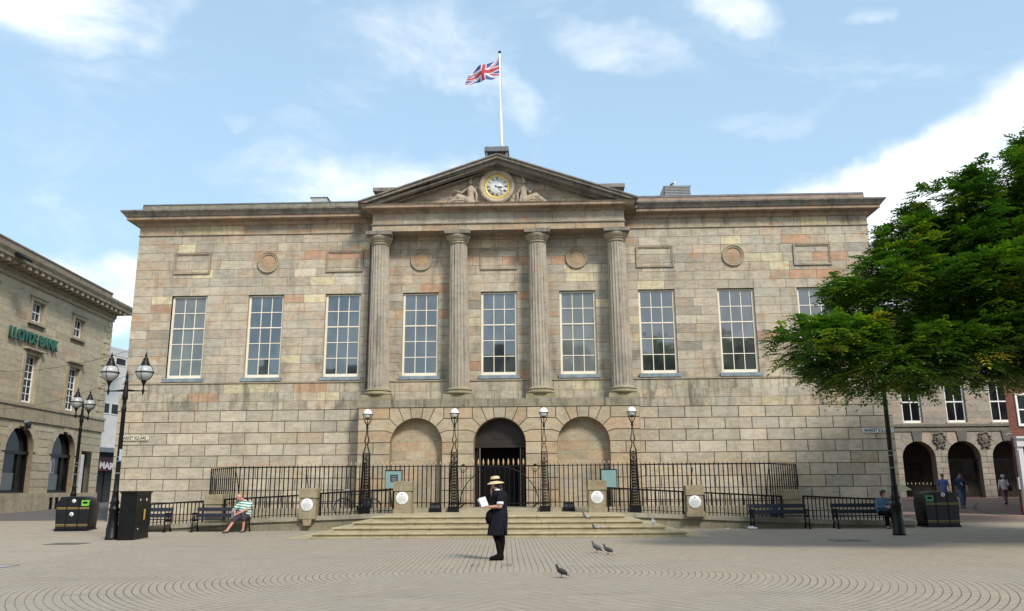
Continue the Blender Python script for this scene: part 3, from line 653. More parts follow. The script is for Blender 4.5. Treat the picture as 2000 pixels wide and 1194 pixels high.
sc_m.bar((bx-.17,D-.75,13.58),(bx+.17,D-.75,13.60),.02); 
for q in (-.15,.15): sc_m.bar((bx+q,D-.75,13.58),(bx+q,D-.75,13.32),.012); sc_m.box(bx+q-.06,bx+q+.06,D-.79,D-.71,13.30,13.325)
sc_m.build('stone_scales',CARVED,hall)
bl=MB(); bl.box(-2.35,2.25,D-.80,D-.63,12.952,13.02); bl.box(-.95,-.42,D-.78,D-.63,13.02,13.12); bl.box(.38,.9,D-.78,D-.63,13.02,13.12); bl.build('relief_base',CARVED,hall)
# down pipes
dp=MB(); dp.tube([(-5.62,D-.35,12.8),(-5.62,D-.30,12.55),(-5.46,D-.12,12.1),(-5.46,D-.08,11.9),(-5.46,D-.08,4.9)],.032,8)
for q in (11.2,10.0,8.8,7.4,6.2): dp.lathe((-5.46,D-.08,q),[(.045,-.03),(.045,.03)],10)
dp.build('down_pipe',plain('grey_down_pipe',(.19,.18,.17),.6),hall)
# small details on the hall
for k in (-4,-3,-2,2,3,4): pass
def plate(name,x,z,w_,h_,y,txt,label,rounded,fg,bgm):
    r=thing(name,(x,y,z),label,'street sign','street name plates on the hall')
    m_=MB(); n=6; hw,hh=w_/2,h_/2; q=.06 if rounded else .02; pts=[]
    for cx_,cz_,a0 in ((hw-q,-hh+q,-90),(hw-q,hh-q,0),(-hw+q,hh-q,90),(-hw+q,-hh+q,180)):
        for k in range(n+1): a=R(a0+90*k/n); pts.append((x+cx_+q*math.cos(a),z+cz_+q*math.sin(a)))
    m_.prism(pts[::-1] if False else pts,y-.02,y+.02); m_.build('plate',bgm,r)
    bd=MB(); 
    for a,b,c_,d_ in ((-hw+.03,hw-.03,hh-.026,hh-.018),(-hw+.03,hw-.03,-hh+.018,-hh+.026),(-hw+.02,-hw+.03,-hh+.02,hh-.02),(hw-.03,hw-.02,-hh+.02,hh-.02)): bd.box(x+a,x+b,y-.025,y-.02,z+c_,z+d_)
    bd.build('border',fg,r)
    text('lettering',txt,.155,(x,y-.022,z-.052),(PI/2,0,0),fg,r,.003,'CENTER',sx=.86,bold=.004)
SIGNI=plain('sign_black',(.02,.02,.025),.5); SIGNB=plain('sign_cream',(.72,.67,.52),.5,.08); SIGNW=plain('sign_white',(.62,.66,.66),.5,.08)
plate('street_sign',-14.84,3.49,1.22,.20,D-.15,'MARKET SQUARE','cream round-ended street plate reading MARKET SQUARE at the left end of the hall',True,SIGNI,SIGNB)
plate('street_sign',14.96,3.54,1.22,.20,D-.15,'MARKET SQUARE','pale square-ended street plate reading MARKET SQUARE at the right end of the hall',False,SIGNI,SIGNW)
# flagpole and flag
fp=thing('flagpole',(.10,D+1.05,16.0),'tall white flagpole with dark ball finial above the clock pediment','flagpole')
m_=MB(); m_.tube([(.105,D+1.05,16.0),(.10,D+1.05,16.6),(.02,D+1.05,21.0)],[.075,.062,.040],10); m_.build('pole',WHITE,fp)
m_=MB(); m_.ell((.02,D+1.05,21.07),.075,10); m_.build('finial',IRON,fp)
m_=MB(); m_.tube([(.115,D+1.0,16.4),(.10,D+1.0,19.6),(.07,D+1.0,20.8)],.008,4); m_.build('halyard',LEAD,fp)
fl=MB(); NX,NZ=110,56
def ujack(u,v): # u 0..1 along the fly, v 0..1 down
    X=(u-.5)*60; Y=(.5-v)*30; W_=(.78,.78,.80); RD=(.55,.07,.10); BL=(.075,.11,.30)
    if abs(X)<3 or abs(Y)<3: return RD
    if abs(X)<5 or abs(Y)<5: return W_
    d1=(Y*60-X*30)/math.hypot(60,30); d2=(Y*60+X*30)/math.hypot(60,30)
    s1=1 if X>0 else -1
    if 0<d1*s1*-1<2 and X*Y>0: return RD
    if 0<d2*s1<2 and X*Y<0: return RD
    if (abs(d1)<3 and X*Y>0) or (abs(d2)<3 and X*Y<0): return W_
    return BL
vs=[]
for i in range(NX+1):
    u=i/NX
    for j in range(NZ+1):
        v=j/NZ
        top=20.80-.80*u**.95-.03*math.sin(u*7); h_=.96-.40*u**1.2
        if u>.75: h_+= .06*math.sin((u-.75)*12)
        z_=top-h_*v-.02*math.sin(v*5+u*8); x_=.0-1.42*u-.10*v*u*u*1.5-.015*math.sin(v*6+u*9)
        y_=D+1.0+.16*math.sin(u*8.5+v*1.6)*u**.5+.05*math.sin(u*17+v*4)
        vs.append((x_,y_,z_))
fs=[];cs=[]
b0=len(fl.v); fl.v+=vs
for i in range(NX):
    for j in range(NZ):
        fl.f.append([b0+i*(NZ+1)+j,b0+(i+1)*(NZ+1)+j,b0+(i+1)*(NZ+1)+j+1,b0+i*(NZ+1)+j+1]); fl.c.append(ujack((i+.5)/NX,(j+.5)/NZ)); fl.sm.append(True)
FLAGM,t=mat('flag_cloth'); a=t.new('ShaderNodeVertexColor',layer_name='Col'); b=P(t,a.outputs[0],.8); tl=t.new('ShaderNodeBsdfTranslucent'); t.l.new(a.outputs[0],tl.inputs[0]); mx=t.new('ShaderNodeMixShader'); mx.inputs[0].default_value=.35; t.l.new(b.outputs[0],mx.inputs[1]); t.l.new(tl.outputs[0],mx.inputs[2]); t.l.new(mx.outputs[0],[n for n in t.n if n.type=='OUTPUT_MATERIAL'][0].inputs[0])
o=fl.build('flag',FLAGM,None,loc=(-.02,D+1,19.8)); put(o,'red white and blue union flag drooping from the top of the flagpole','flag')
# ================================================================ terrace, steps and ramps
def slab(mb,x0,x1,y0,y1,z0,z1,nose=.045):
    # tread with a rounded nosing standing proud of its riser
    mb.box(x0+nose,x1-nose,y0+nose,y1,z0,z1-.05)
    vs=[];fs=[];pr=[(.0,-.05),(.012,-.045),(.012,-.04),(0,-.035),(0,-.012),(.004,-.004),(.012,0)]
    pr=[(nose,-.052),(.012,-.052),(.002,-.045),(0,-.035),(0,-.015),(.004,-.005),(.014,0)]
    for a,h_ in pr: vs+=[(x0+a,y1,z1+h_),(x0+a,y0+a,z1+h_),(x1-a,y0+a,z1+h_),(x1-a,y1,z1+h_)]
    for i in range(len(pr)-1):
        for k in range(3): fs.append((i*4+k,i*4+k+1,(i+1)*4+k+1,(i+1)*4+k))
    fs.append([(len(pr)-1)*4+k for k in range(4)]); mb.add(vs,fs)
stp=thing('entrance_steps',(.3,26,0),'four broad sandstone steps with rounded nosings up to the hall entrance','steps')
for k,(x0,x1,y0,z1) in enumerate([(-5.12,5.81,24.4,.145),(-4.65,5.30,24.95,.285),(-4.17,4.71,25.5,.42),(-3.71,4.23,26.1,.565)]):
    m_=MB(); z0=[0,.145,.285,.42][k]; slab(m_,x0,x1,y0,29.18 if k<3 else 30.45,0,z1)
    m_.build('step' if k<3 else 'landing',STEP,stp)
    j=MB(); n=4+k%2
    for i in range(1,n+1):
        q=x0+(x1-x0)*(i-.35*(k%2))/(n+.6)
        j.box(q-.006,q+.006,y0-.0015,y0+.04,z1-.052,z1-.002); j.box(q-.006,q+.006,y0+.0435,y0+.06,z0+.004,z1-.055); j.box(q-.005,q+.005,y0+.02,y0+.52,z1-.01,z1+.0012)
    j.build('step_joint',plain('dark_joint_%d'%k,(.10,.085,.055),.9),stp)
m_=MB(); m_.box(-6.6,6.9,24.2,29.2,.0,.006) if False else None
apr=MB(); apr.add([(-5.9,24.25,.005),(6.6,24.25,.005),(5.85,24.45,.005),(-5.15,24.45,.005)],[(0,1,2,3)]); 
apr.add([(-5.9,24.25,.005),(-5.15,24.45,.005),(-5.15,28.9,.005),(-5.9,28.9,.005)],[(0,1,2,3)]); apr.add([(6.6,24.25,.005),(6.6,28.9,.005),(5.85,28.9,.005),(5.85,24.45,.005)],[(0,1,2,3)]); o=apr.build('stone_margin',STEP); o['kind']='structure'
ter=MB(); ter.prism([(-9.95,.0),(10.15,.0),(10.15,.70),(-9.95,.70)],30.42,33.0); 
ter.add([(-9.95,30.42,.70),(-11.75,33,.70),(-11.75,33,0),(-9.95,30.42,0)],[(0,1,2,3)][::1]); ter.add([(-9.95,30.42,.70),(-9.95,33,.70),(-11.75,33,.70)],[(0,1,2)]); ter.add([(10.15,30.42,.70),(11.85,33,.70),(11.85,33,0),(10.15,30.42,0)],[(0,3,2,1)]); ter.add([(10.15,30.42,.70),(11.85,33,.70),(10.15,33,.70)],[(0,1,2)])
o=ter.build('terrace',stonemat('terrace_kerb_stone',(.40,.36,.26),amt=.4,orange=.05,streak=.1)); o['kind']='structure'
def lerp(pts,x):
    for (a,za),(b,zb) in zip(pts[:-1],pts[1:]):
        if x<=b: return za+(zb-za)*(x-a)/(b-a)
    return pts[-1][1]
LC=[(-12.5,.19),(-10.7,.29),(-8.4,.43),(-6.8,.48),(-3.5,.585)]; RC=[(3.9,.575),(7.3,.45),(8.7,.385),(11.85,.26),(14.4,.22)]
def ramp(prof,label):
    r=thing('ramp_wall',(prof[2][0],29.3,0),label,'low wall','ramp walls beside the steps')
    c=MB(); b=MB()
    for (a,za),(e,ze) in zip(prof[:-1],prof[1:]):
        b.add([(a,29.20,0),(e,29.20,0),(e,29.20,ze-.155),(a,29.20,za-.155),(a,29.5,0),(e,29.5,0),(e,29.5,ze-.155),(a,29.5,za-.155)],[(0,1,2,3),(5,4,7,6),(4,0,3,7),(1,5,6,2)])
        c.add([(a,29.13,za-.15),(e,29.13,ze-.15),(e,29.13,ze),(a,29.13,za),(a,29.56,za-.15),(e,29.56,ze-.15),(e,29.56,ze),(a,29.56,za)],[(0,1,2,3),(5,4,7,6),(3,2,6,7),(4,5,1,0),(4,0,3,7),(1,5,6,2)])
    b.build('wall',RAMPST,r); c.build('coping',stonemat('ramp_coping_stone',(.35,.325,.26),amt=.45,orange=0,moss=.2,streak=.3) if 'ramp_coping_stone' not in bpy.data.materials else bpy.data.materials['ramp_coping_stone'],r)
ramp(LC,'low sloping stone ramp wall with coping left of the entrance steps'); ramp(RC,'low sloping stone ramp wall with coping right of the entrance steps')
rp=MB()
for prof in (LC,RC):
    for (a,za),(e,ze) in zip(prof[:-1],prof[1:]): rp.add([(a,29.5,za-.06),(e,29.5,ze-.06),(e,30.5,ze-.06),(a,30.5,za-.06)],[(0,1,2,3)])
rp.add([(-9.95,30.5,.1),(-9.95,30.5,.7),(-12.5,33,.2),(-12.5,30.5,.13)],[(0,3,2,1)]) if False else None
o=rp.build('ramp',RAMPST); o['kind']='structure'
# stone piers with plaques
PLW=plain('white_plaque',(.74,.76,.76),.4,.04,5); PLI=plain('grey_plaque_lettering',(.30,.31,.34),.6); PLR=plain('red_plaque_lettering',(.50,.22,.20),.6)
def pier(cx,w_,zb,ztop,label,plq=None,y=28.95,tongue=None,dy=.58):
    r=thing('stone_pier',(cx,y+.3,zb),label,'stone pier','stone piers along the ramps')
    m_=MB(); h=w_/2
    m_.block([(cx-h+.035,zb),(cx+h-.035,zb),(cx+h-.035,ztop-.33),(cx-h+.035,ztop-.33)],y+.035,.004,.01); m_.box(cx-h+.035,cx+h-.035,y+.045,y+dy-.03,zb,ztop-.33)
    if tongue: m_.prism([(cx-h*.35,tongue-.2),(cx+h*.35,tongue-.2),(cx+h*.5,tongue),(cx+h-.035,tongue+.12),(cx-h+.035,tongue+.12),(cx-h*.5,tongue)],y+.05,y+.3)
    m_.build('shaft',PIERST,r)
    c=MB(); c.box(cx-h,cx+h,y,y+dy,ztop-.33,ztop-.165); c.box(cx-h+.008,cx+h-.008,y+.008,y+dy-.008,ztop-.16,ztop-.02); 
    c.add([(cx-h+.008,y+.008,ztop-.02),(cx+h-.008,y+.008,ztop-.02),(cx+h-.008,y+dy,ztop-.02),(cx-h+.008,y+dy,ztop-.02),(cx-h+.08,y+.08,ztop),(cx+h-.08,y+.08,ztop),(cx+h-.08,y+dy-.07,ztop),(cx-h+.08,y+dy-.07,ztop)],[(0,1,5,4),(1,2,6,5),(2,3,7,6),(3,0,4,7),(4,5,6,7)])
    c.build('cap',PIERST,r)
    if plq:
        b=MB(); b.box(cx-h,cx+h,y-.02,y+dy,zb-.01,zb+.15) if tongue is None else None
        if tongue is None: b.build('plinth',PIERST,r)
        pz=plq; d=MB(); d.lathe((cx-.02,y+.03,pz),[(.215,0),(.215,-.012),(.208,-.018),(.002,-.018)],40,axis='y'); po=d.build('plaque',PLW,r)
        l=MB(); 
        rows=[(.075,.13),(.045,.10),(.012,.14),(-.012,.15),(-.036,.14),(-.07,.12),(-.095,.09)]
        l.ell((cx-.02,y+.011,pz+.135),(.035,.003,.02),8); l.ell((cx-.02,y+.011,pz+.16),(.02,.003,.02),8)
        rr=random.Random(int(cx*100))
        for dz,hw in rows:
            q=-hw*rr.uniform(.75,1)
            while q<hw*.9: e=q+rr.uniform(.012,.035); l.box(cx-.02+q,cx-.02+e,y+.0095,y+.0125,pz+dz-.006,pz+dz+.004); q=e+.008
        l.build('plaque_lettering',PLI,po)
pier(-6.53,.64,.40,1.45,'stone pier with round white plaque, leftmost of the four plaque piers',.885,y=28.93,tongue=.38)
pier(-3.20,.66,.565,1.665,'stone pier with round white plaque at the left end of the landing',1.085)
pier(3.58,.66,.565,1.655,'stone pier with round white plaque at the right end of the landing',1.075)
pier(6.93,.63,.42,1.465,'stone pier with round white plaque, rightmost of the four plaque piers',.90,y=28.93)
pier(-9.98,.66,.1,1.25,'plain stone pier behind the bench where the man sits',None,y=29.25)
pier(10.34,.66,.1,1.29,'plain stone pier without plaque behind the right-hand benches',None,y=29.25)
# low sloping handrails
def rail(pts,base,label,y=29.35,post=True,pitch=.135):
    r=thing('low_railing',(pts[0][0],y,pts[0][1]-.8),label,'railing','low sloping railings on the ramp walls')
    h=MB(); h.bar((pts[0][0],y,pts[0][1]-.02),(pts[1][0],y,pts[1][1]-.02),.065,.055); h.build('handrail',IRON,r)
    b=MB(); n=int((pts[1][0]-pts[0][0])/pitch)
    for i in range(n+1):
        q=pts[0][0]+.05+(pts[1][0]-pts[0][0]-.1)*i/n; zt=lerp(pts,q)-.03; zb=lerp(base,q)
        b.box(q-.014,q+.014,y-.014,y+.014,zb+.0,zt)
    b.build('baluster',IRON,r)
    lr=MB(); lr.bar((pts[0][0],y,lerp(base,pts[0][0])+.09),(pts[1][0],y,lerp(base,pts[1][0])+.09),.03,.02); lr.build('bottom_rail',IRON,r)
    for q in (pts[0][0]+.02,pts[1][0]-.02):
        p_=MB(); p_.box(q-.022,q+.022,y-.022,y+.022,lerp(base,q)-.02,lerp(pts,q)); p_.build('post',IRON,r)
rail([(-12.3,.95),(-10.33,1.045)],LC,'low black railing behind the leftmost bench')
rail([(-9.62,1.10),(-6.86,1.225)],LC,'low sloping railing left of the leftmost plaque pier, behind the seated man')
rail([(-6.20,1.285),(-3.56,1.415)],LC,'low sloping railing in front of the parked bicycle')
rail([(3.94,1.415),(6.60,1.26)],RC,'low sloping railing between the two plaque piers right of the steps')
rail([(7.28,1.225),(10.0,1.08)],RC,'low sloping railing between the rightmost plaque pier and the plain pier')
rail([(10.70,1.08),(14.0,.93)],RC,'low sloping railing behind the bench where the woman sits')
# tall spiked railing and gate
FY=30.6
def fence(p0,p1,label,name='tall_railing',pitch=.1655,skip=None):
    r=thing(name,(p0[0],p0[1],.7),label,'railing','tall railings in front of the hall')
    p0=Vector((*p0,0)); p1=Vector((*p1,0)); d=(p1-p0); L=d.length; d.normalize(); n=round(L/pitch)
    b=MB(); sp_=[]
    for i in range(n+1):
        q=p0+d*(L*i/n)
        b.bar((q.x,q.y,.74),(q.x,q.y,2.235),.034,.034); b.ell((q.x,q.y,2.255),(.022,.022,.02),6)
        sp_.append((q.x,q.y,2.26))
    for z_ in (2.215,.90): b.bar((p0.x,p0.y,z_),(p1.x,p1.y,z_),.045,.03)
    b.build('bars',IRON,r); spear_row(r,sp_,[(.010,0),(.016,.02),(.024,.055),(.015,.09),(.003,.13)],GOLD); return r
r=fence((-9.74,FY),(-1.75,FY),'tall black railing with gilt spikes left of the entrance gate')
st=MB()
for q in (-9.74,-7.1,-4.0): st.tube([(q,FY+.02,2.1),(q+.03,FY+.25,1.6),(q+.05,FY+.5,.75)],.018,6)
st.build('stay',IRON,r)
r=fence((1.98,FY),(9.98,FY),'tall black railing with gilt spikes right of the entrance gate')
st=MB()
for q in (9.98,7.2,4.2): st.tube([(q,FY+.02,2.1),(q-.03,FY+.25,1.6),(q-.05,FY+.5,.75)],.018,6)
st.build('stay',IRON,r)
fence((-9.74,FY),(-11.55,32.85),'tall black railing with gilt spikes slanting back to the wall on the left','tall_railing',.235)
fence((9.98,FY),(11.65,32.85),'tall black railing with gilt spikes slanting back to the wall on the right','tall_railing',.235)
gt=thing('entrance_gate',(.1,FY,.7),'black iron double gate with eleven large gilt spear heads before the dark doorway','gate')
b=MB(); s_=MB()
for i in range(21):
    q=-1.66+ .1775*i
    b.bar((q,FY,.76),(q,FY,2.2),.026,.026)
    if 4<=i<=15 : pass
spear_row(gt,[(-.86+.1853*i,FY,2.225) for i in range(11)],[(.010,0),(.016,.03),(.034,.10),(.026,.17),(.012,.215),(.002,.25)],GOLD,8)
spear_row(gt,[(-1.66+.1775*i,FY,2.225) for i in list(range(0,4))+list(range(16,21))],[(.006,0),(.014,.02),(.021,.055),(.012,.09),(.002,.12)],GOLD)
for z_ in (2.2,.86): b.bar((-1.72,FY,z_),(1.93,FY,z_),.04,.035)
b.build('bars',IRON,gt)
a_=MB()
pts=[(.1-1.45*math.cos(R(q)),FY-.03,.80+1.38*math.sin(R(q))) for q in range(0,181,8)]; a_.tube(pts,.016,6); a_.build('arched_brace',IRON,gt)
for s in (-1,1):
    a_=MB(); c=.1+s*1.33
    a_.tube([(c,FY-.03,.75),(c,FY-.03,2.12)],.014,6); a_.tube([(c,FY-.03,1.95),(c+.07,FY-.03,2.06),(c+.15,FY-.03,2.14),(c+.17,FY-.03,2.2)],.012,6); a_.tube([(c,FY-.03,1.95),(c-.07,FY-.03,2.06),(c-.15,FY-.03,2.14),(c-.17,FY-.03,2.2)],.012,6); a_.ell((c,FY-.03,2.24),(.06,.03,.05),8)
    a_.bar((c-.10,FY-.08,.72),(c+.10,FY-.08,.9),.05,.05)
    a_.build('scrollwork',IRON,gt)
# four lattice lamp standards
def lattice_lamp(x,label):
    r=thing('lattice_lamp',(x,FY-.12,.565 if abs(x)<3.6 else .5),label,'street lamp','lattice lamp standards along the tall railing'); y=FY-.12
    f=MB(); zb=.70
    f.box(x-.20,x+.20,y-.20,y+.20,.5,zb+.06)
    for sx in (-1,1):
        for sy in (-1,1):
            f.tube([(x+sx*.175,y+sy*.175,zb),(x+sx*.145,y+sy*.145,1.5),(x+sx*.115,y+sy*.115,2.35),(x+sx*.11,y+sy*.11,2.72),(x+sx*.05,y+sy*.05,2.90),(x+sx*.03,y+sy*.03,3.02),(x+sx*.075,y+sy*.075,3.17),(x+sx*.03,y+sy*.03,3.35),(x+sx*.018,y+sy*.018,3.55),(x+sx*.02,y+sy*.02,3.72)],.014,5)
    for z_,w_ in ((zb+.06,.18),(1.5,.15),(2.35,.12),(2.7,.115),(3.02,.05)):
        f.box(x-w_,x+w_,y-w_,y+w_,z_-.012,z_+.012)
    f.build('frame',IRON,r)
    s_=MB()  # scroll panels on the four sides
    for a in range(4):
        ca_,sa_=math.cos(a*PI/2),math.sin(a*PI/2)
        def W(u,z_,w_): return (x+ca_*u-sa_*-w_,y+sa_*u+ca_*-w_,z_)
        z_=.80
        while z_<2.6:
            w_=.175-.06*(z_-.7)/1.65; w_=max(w_,.112); hh=.105 if z_<2.2 else .19; 
            for sg in (-1,1):
                s_.tube([W(0,z_,w_),W(sg*w_*.75,z_+hh*.35,w_),W(sg*w_*.62,z_+hh*.8,w_),W(sg*w_*.1,z_+hh,w_)],.010,4,cap=False)
                s_.tube([W(0,z_+hh*.2,w_),W(sg*w_*.35,z_+hh*.5,w_),W(sg*w_*.12,z_+hh*.8,w_)],.008,4,cap=False)
            z_+=hh
        s_.tube([W(0,.74,.172),W(0,2.7,.112)],.008,4)
    s_.build('scroll_panel',IRON,r)
    c=MB(); 
    for k in range(4):
        th=PI/4+k*PI/2; u=(math.cos(th),math.sin(th)); P_=lambda q,z_:(x+u[0]*q,y+u[1]*q,z_)
        c.tube([P_(.01,3.68),P_(.08,3.80),P_(.155,3.92),P_(.185,4.08),P_(.185,4.14)],.012,5); c.tube([P_(.185,4.12),P_(.225,4.145),P_(.235,4.115)],.009,5)
    c.tube([(x+.185*math.cos(q*PI/12),y+.185*math.sin(q*PI/12),4.14) for q in range(25)],.012,5)
    c.tube([(x,y,3.66),(x,y,3.98)],[.022,.015],6); c.lathe((x,y,3.94),[(.02,0),(.09,.03),(.10,.05),(.03,.06)],12); c.lathe((x,y,3.62),[(.03,0),(.05,.03),(.05,.06),(.02,.1)],10)
    c.build('cradle',IRON,r)
    b=MB(); b.ell((x,y,4.16),(.165,.165,.175),24); b.build('globe',OPAL,r)
lattice_lamp(-4.83,'lattice lamp with white globe, leftmost of the four, beside the bicycle')
lattice_lamp(-1.56,'lattice lamp with white globe just left of the dark doorway')
lattice_lamp(1.77,'lattice lamp with white globe just right of the dark doorway')
lattice_lamp(5.04,'lattice lamp with white globe, rightmost of the four, near the plain teal board')
# notice boards
TEAL=plain('teal_board',(.20,.33,.32),.5,.08,3)
def board(x0,x1,z0,z1,label,poster):
    r=thing('notice_board',((x0+x1)/2,FY-.07,z0),label,'notice board','teal notice boards on the railings'); y=FY-.06
    b=MB(); b.box(x0,x1,y-.03,y,z0,z1); b.build('panel',TEAL,r)
    f=MB(); f.box(x0-.02,x1+.02,y-.045,y+.01,z1,z1+.025); f.box(x1,x1+.025,y-.045,y+.01,z0-.02,z1); f.box(x0-.018,x0,y-.045,y+.01,z0-.02,z1); f.build('frame',IRON,r)
    if poster:
        p_=MB(); p_.box(x0+.18,x1-.14,y-.036,y-.03,z0+.22,z1-.14); po=p_.build('poster',plain('dark_poster',(.03,.03,.06),.4),r)
        l=MB()
        for k,dz in enumerate((.20,.27,.30,.35,.40)): l.box(x0+.22+.02*(k%2),x1-.18-.02*(k%2),y-.038,y-.0365,z1-dz-.01,z1-dz+.006)
        l.build('poster_print',PLI,po)
board(-4.10,-3.50,1.44,2.06,'teal notice board with a dark poster on the left railing',True)
board(3.85,4.40,1.42,2.04,'plain teal notice board with dark frame on the right railing',False)
# floodlights on the terrace edge
for x,lab in ((-2.22,'dark floodlight box low behind the left railing'),(2.63,'dark floodlight box low behind the right railing')):
    r=thing('floodlight',(x,FY-.18,.70),lab,'floodlight','floodlights at the foot of the tall railings'); y=FY-.2
    b=MB(); b.obox((x,y,.80),(.20,0,0),(0,.08,.03),(0,-.03,.08)); b.box(x-.22,x+.22,y-.06,y+.1,.565,.72); b.build('housing',IRON,r)
    b=MB(); b.obox((x-.09,y-.088,.77),(.08,0,0),(0,.003,0),(0,-.02,.06)); b.obox((x+.09,y-.088,.77),(.08,0,0),(0,.003,0),(0,-.02,.06)); b.build('lens',plain('blue_grey_lens',(.05,.07,.10),.15),r)
# ================================================================ bank building on the left
def wallframe(P0,h):  # local frame on a vertical wall: u along the heading, outward normal n towards +x side
    d=Vector((math.sin(h),math.cos(h),0)); n=Vector((math.cos(h),-math.sin(h),0)); P0=Vector((*P0,0))
    return lambda u,o,z:P0+d*u+n*o+Vector((0,0,z))
class WB(MB): # mesh builder whose (x,y,z) is (along the wall, inwards, up)
    def __init__(s,F): super().__init__(); s.F=F
    def build(s,*a,**k):
        s.v=[tuple(s.F(v[0],-v[1],v[2])) for v in s.v]; return MB.build(s,*a,**k)
BH=-.065; BP=(-24.17,26.5)   # near end of the wall; u runs away from the camera
BF=wallframe(BP,BH)
UY=lambda y:(y-26.5)/math.cos(BH)
bank=thing('bank_building',(-25.3,44,.4),'oblique sandstone bank with arched ground-floor windows, dentil cornice and green lettering','bank')
U1=UY(50.45); U0=UY(25)
b=WB(BF)
aw=[UY(41.55-4.4*k) for k in range(-1,4)]; ar_=1.30; asp=3.42
aw=[UY(46.05),UY(41.6),UY(37.15),UY(32.7),UY(28.2)]
w1=[UY(46.25),UY(41.75),UY(37.25),UY(32.75),UY(28.25)]
for k in range(20): # upper courses
    z0=5.85+.36*k; z1=z0+.36
    if z0>12.0: break
    op=[]
    for c in w1:
        if z1>5.86 and z0<8.55: op.append((c-.78,c+.78))
        if z1>10.05 and z0<11.45: op.append((c-.80,c+.80))
    rects_row(b,U0,U1-.01,z0,min(z1,12.2),0,.004,.010,'bank',1.2,2.1,op)
for k in range(9): # banded ground floor, left out over the arches
    z1=5.0-.42*k; z0=z1-.42; op=[]
    for c in aw:
        zc=(z0+z1)/2
        if zc<asp: hw=ar_
        elif zc<asp+ar_: hw=math.sqrt(max(.0,ar_**2-(z0-asp if z0>asp else 0)**2))
        else: hw=0
        if z0<asp+ar_: op.append((c-hw-.22 if zc>asp else c-hw,c+hw+.22 if zc>asp else c+hw))
    op.append((UY(48.15),UY(49.45))) if z0<3.7 else None
    rects_row(b,U0,U1,z0,z1,-.05,.016,.03,'bank',40,60,op)
for c in aw: # voussoirs, fanned out to the bands
    for s_ in (-1,1):
        for a0,a1 in ((0,28),(28,56),(56,80)):
            pa=[(c+s_*ar_*math.cos(R(a)),asp+ar_*math.sin(R(a))) for a in (a0,(a0+a1)/2,a1)]
            q1=(c+s_*(ar_+.5)*math.cos(R(a1)),min(asp+(ar_+.5)*math.sin(R(a1)),4.98)); q0=(c+s_*(ar_+.5)*math.cos(R(a0)),asp+(ar_+.5)*math.sin(R(a0)))
            pq=pa+[q1,q0]; ar2=sum(pq[j-1][0]*pq[j][1]-pq[j][0]*pq[j-1][1] for j in range(len(pq)))
            b.block(pq if ar2>0 else pq[::-1],-.06,.014,.04,stonecol('bank'))
    b.block([(c-ar_*.174,asp+ar_*.985),(c+ar_*.174,asp+ar_*.985),(c+.34,5.0),(c-.34,5.0)],-.08,.012,.06,stonecol('bank'))
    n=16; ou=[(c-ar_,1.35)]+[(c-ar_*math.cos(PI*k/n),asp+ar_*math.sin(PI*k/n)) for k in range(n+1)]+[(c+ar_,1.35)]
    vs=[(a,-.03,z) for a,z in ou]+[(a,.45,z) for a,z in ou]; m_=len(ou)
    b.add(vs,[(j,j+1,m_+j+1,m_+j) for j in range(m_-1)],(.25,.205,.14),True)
# the solid wall behind, built in strips that leave the window openings free
def strips(z0,z1,openings,y=.012):
    cur=U0
    for a,c_ in sorted(openings):
        b.box(cur,a,y,.5,z0,z1,(.25,.205,.14)); cur=c_
    b.box(cur,U1,y,.5,z0,z1,(.25,.205,.14))
strips(12.2,12.9,[]); strips(11.43,12.2,[]); strips(10.07,11.43,[(c-.8,c+.8) for c in w1]); strips(8.53,10.07,[]); strips(5.87,8.53,[(c-.78,c+.78) for c in w1]); strips(5.0,5.87,[])
strips(.2,1.35,[(UY(48.15),UY(49.45))],.0)
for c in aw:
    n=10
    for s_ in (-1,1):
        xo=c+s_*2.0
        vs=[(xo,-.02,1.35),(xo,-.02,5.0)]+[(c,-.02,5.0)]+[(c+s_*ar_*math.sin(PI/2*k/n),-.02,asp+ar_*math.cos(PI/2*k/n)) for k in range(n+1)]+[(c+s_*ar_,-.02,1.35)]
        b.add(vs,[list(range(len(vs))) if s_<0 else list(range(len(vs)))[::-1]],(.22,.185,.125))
b.box(U0,U1,.5,9,.2,12.9,(.25,.205,.14))
o=b.build('wall',BANKST,bank)
# quoins at the far corner and the return wall
q=WB(BF)
for k in range(20):
    z0=5.85+.36*k
    if z0<12.1: q.box(U1-(.95 if k%2 else .55),U1+.045,-.045,.5,z0+.02,z0+.34,stonecol('bank'))
q.build('quoins',BANKST,bank)
q=WB(BF); 
q.box(U0,U1+.10,-.14,.4,5.0,5.18); q.box(U0,U1+.12,-.10,.4,5.18,5.72); q.box(U0,U1+.14,-.16,.4,5.72,5.86); q.box(U0,U1+.06,-.12,.2,.9,1.32); q.box(U0,U1+.08,-.16,.2,.2,.92)
q.build('string_course',BANKTR,bank)
q=WB(BF); CPB=[(0,12.0),(.10,12.02),(.10,12.2),(.16,12.22),(.18,12.45),(.24,12.50),(.26,12.56),(.85,12.62),(.88,12.66),(.88,12.80),(.93,12.84),(1.02,12.94),(1.05,13.05),(0,13.1)]
cornice(q,U0,U1,0,CPB,3,False,True)
for k in range(int((U1-U0)/.62)+1): q.box(U1-.25-.62*k,U1+.0-.62*k,-.80,-.2,12.42,12.60)
for k in range(int((U1-U0)/.16)): q.box(U1-.1-.16*k,U1-.16*k,-.24,-.15,12.24,12.42)
for k in range(3): q.box(U1+.2,U1+.78,.3+.62*k,.55+.62*k,12.42,12.60)
q.build('dentil_cornice',BANKTR,bank)
q=WB(BF); 
for k in range(14): q.block([(U1-2*(k+1),13.08),(U1-2*k,13.08),(U1-2*k,13.85),(U1-2*(k+1),13.85)],.15,.006,.01)
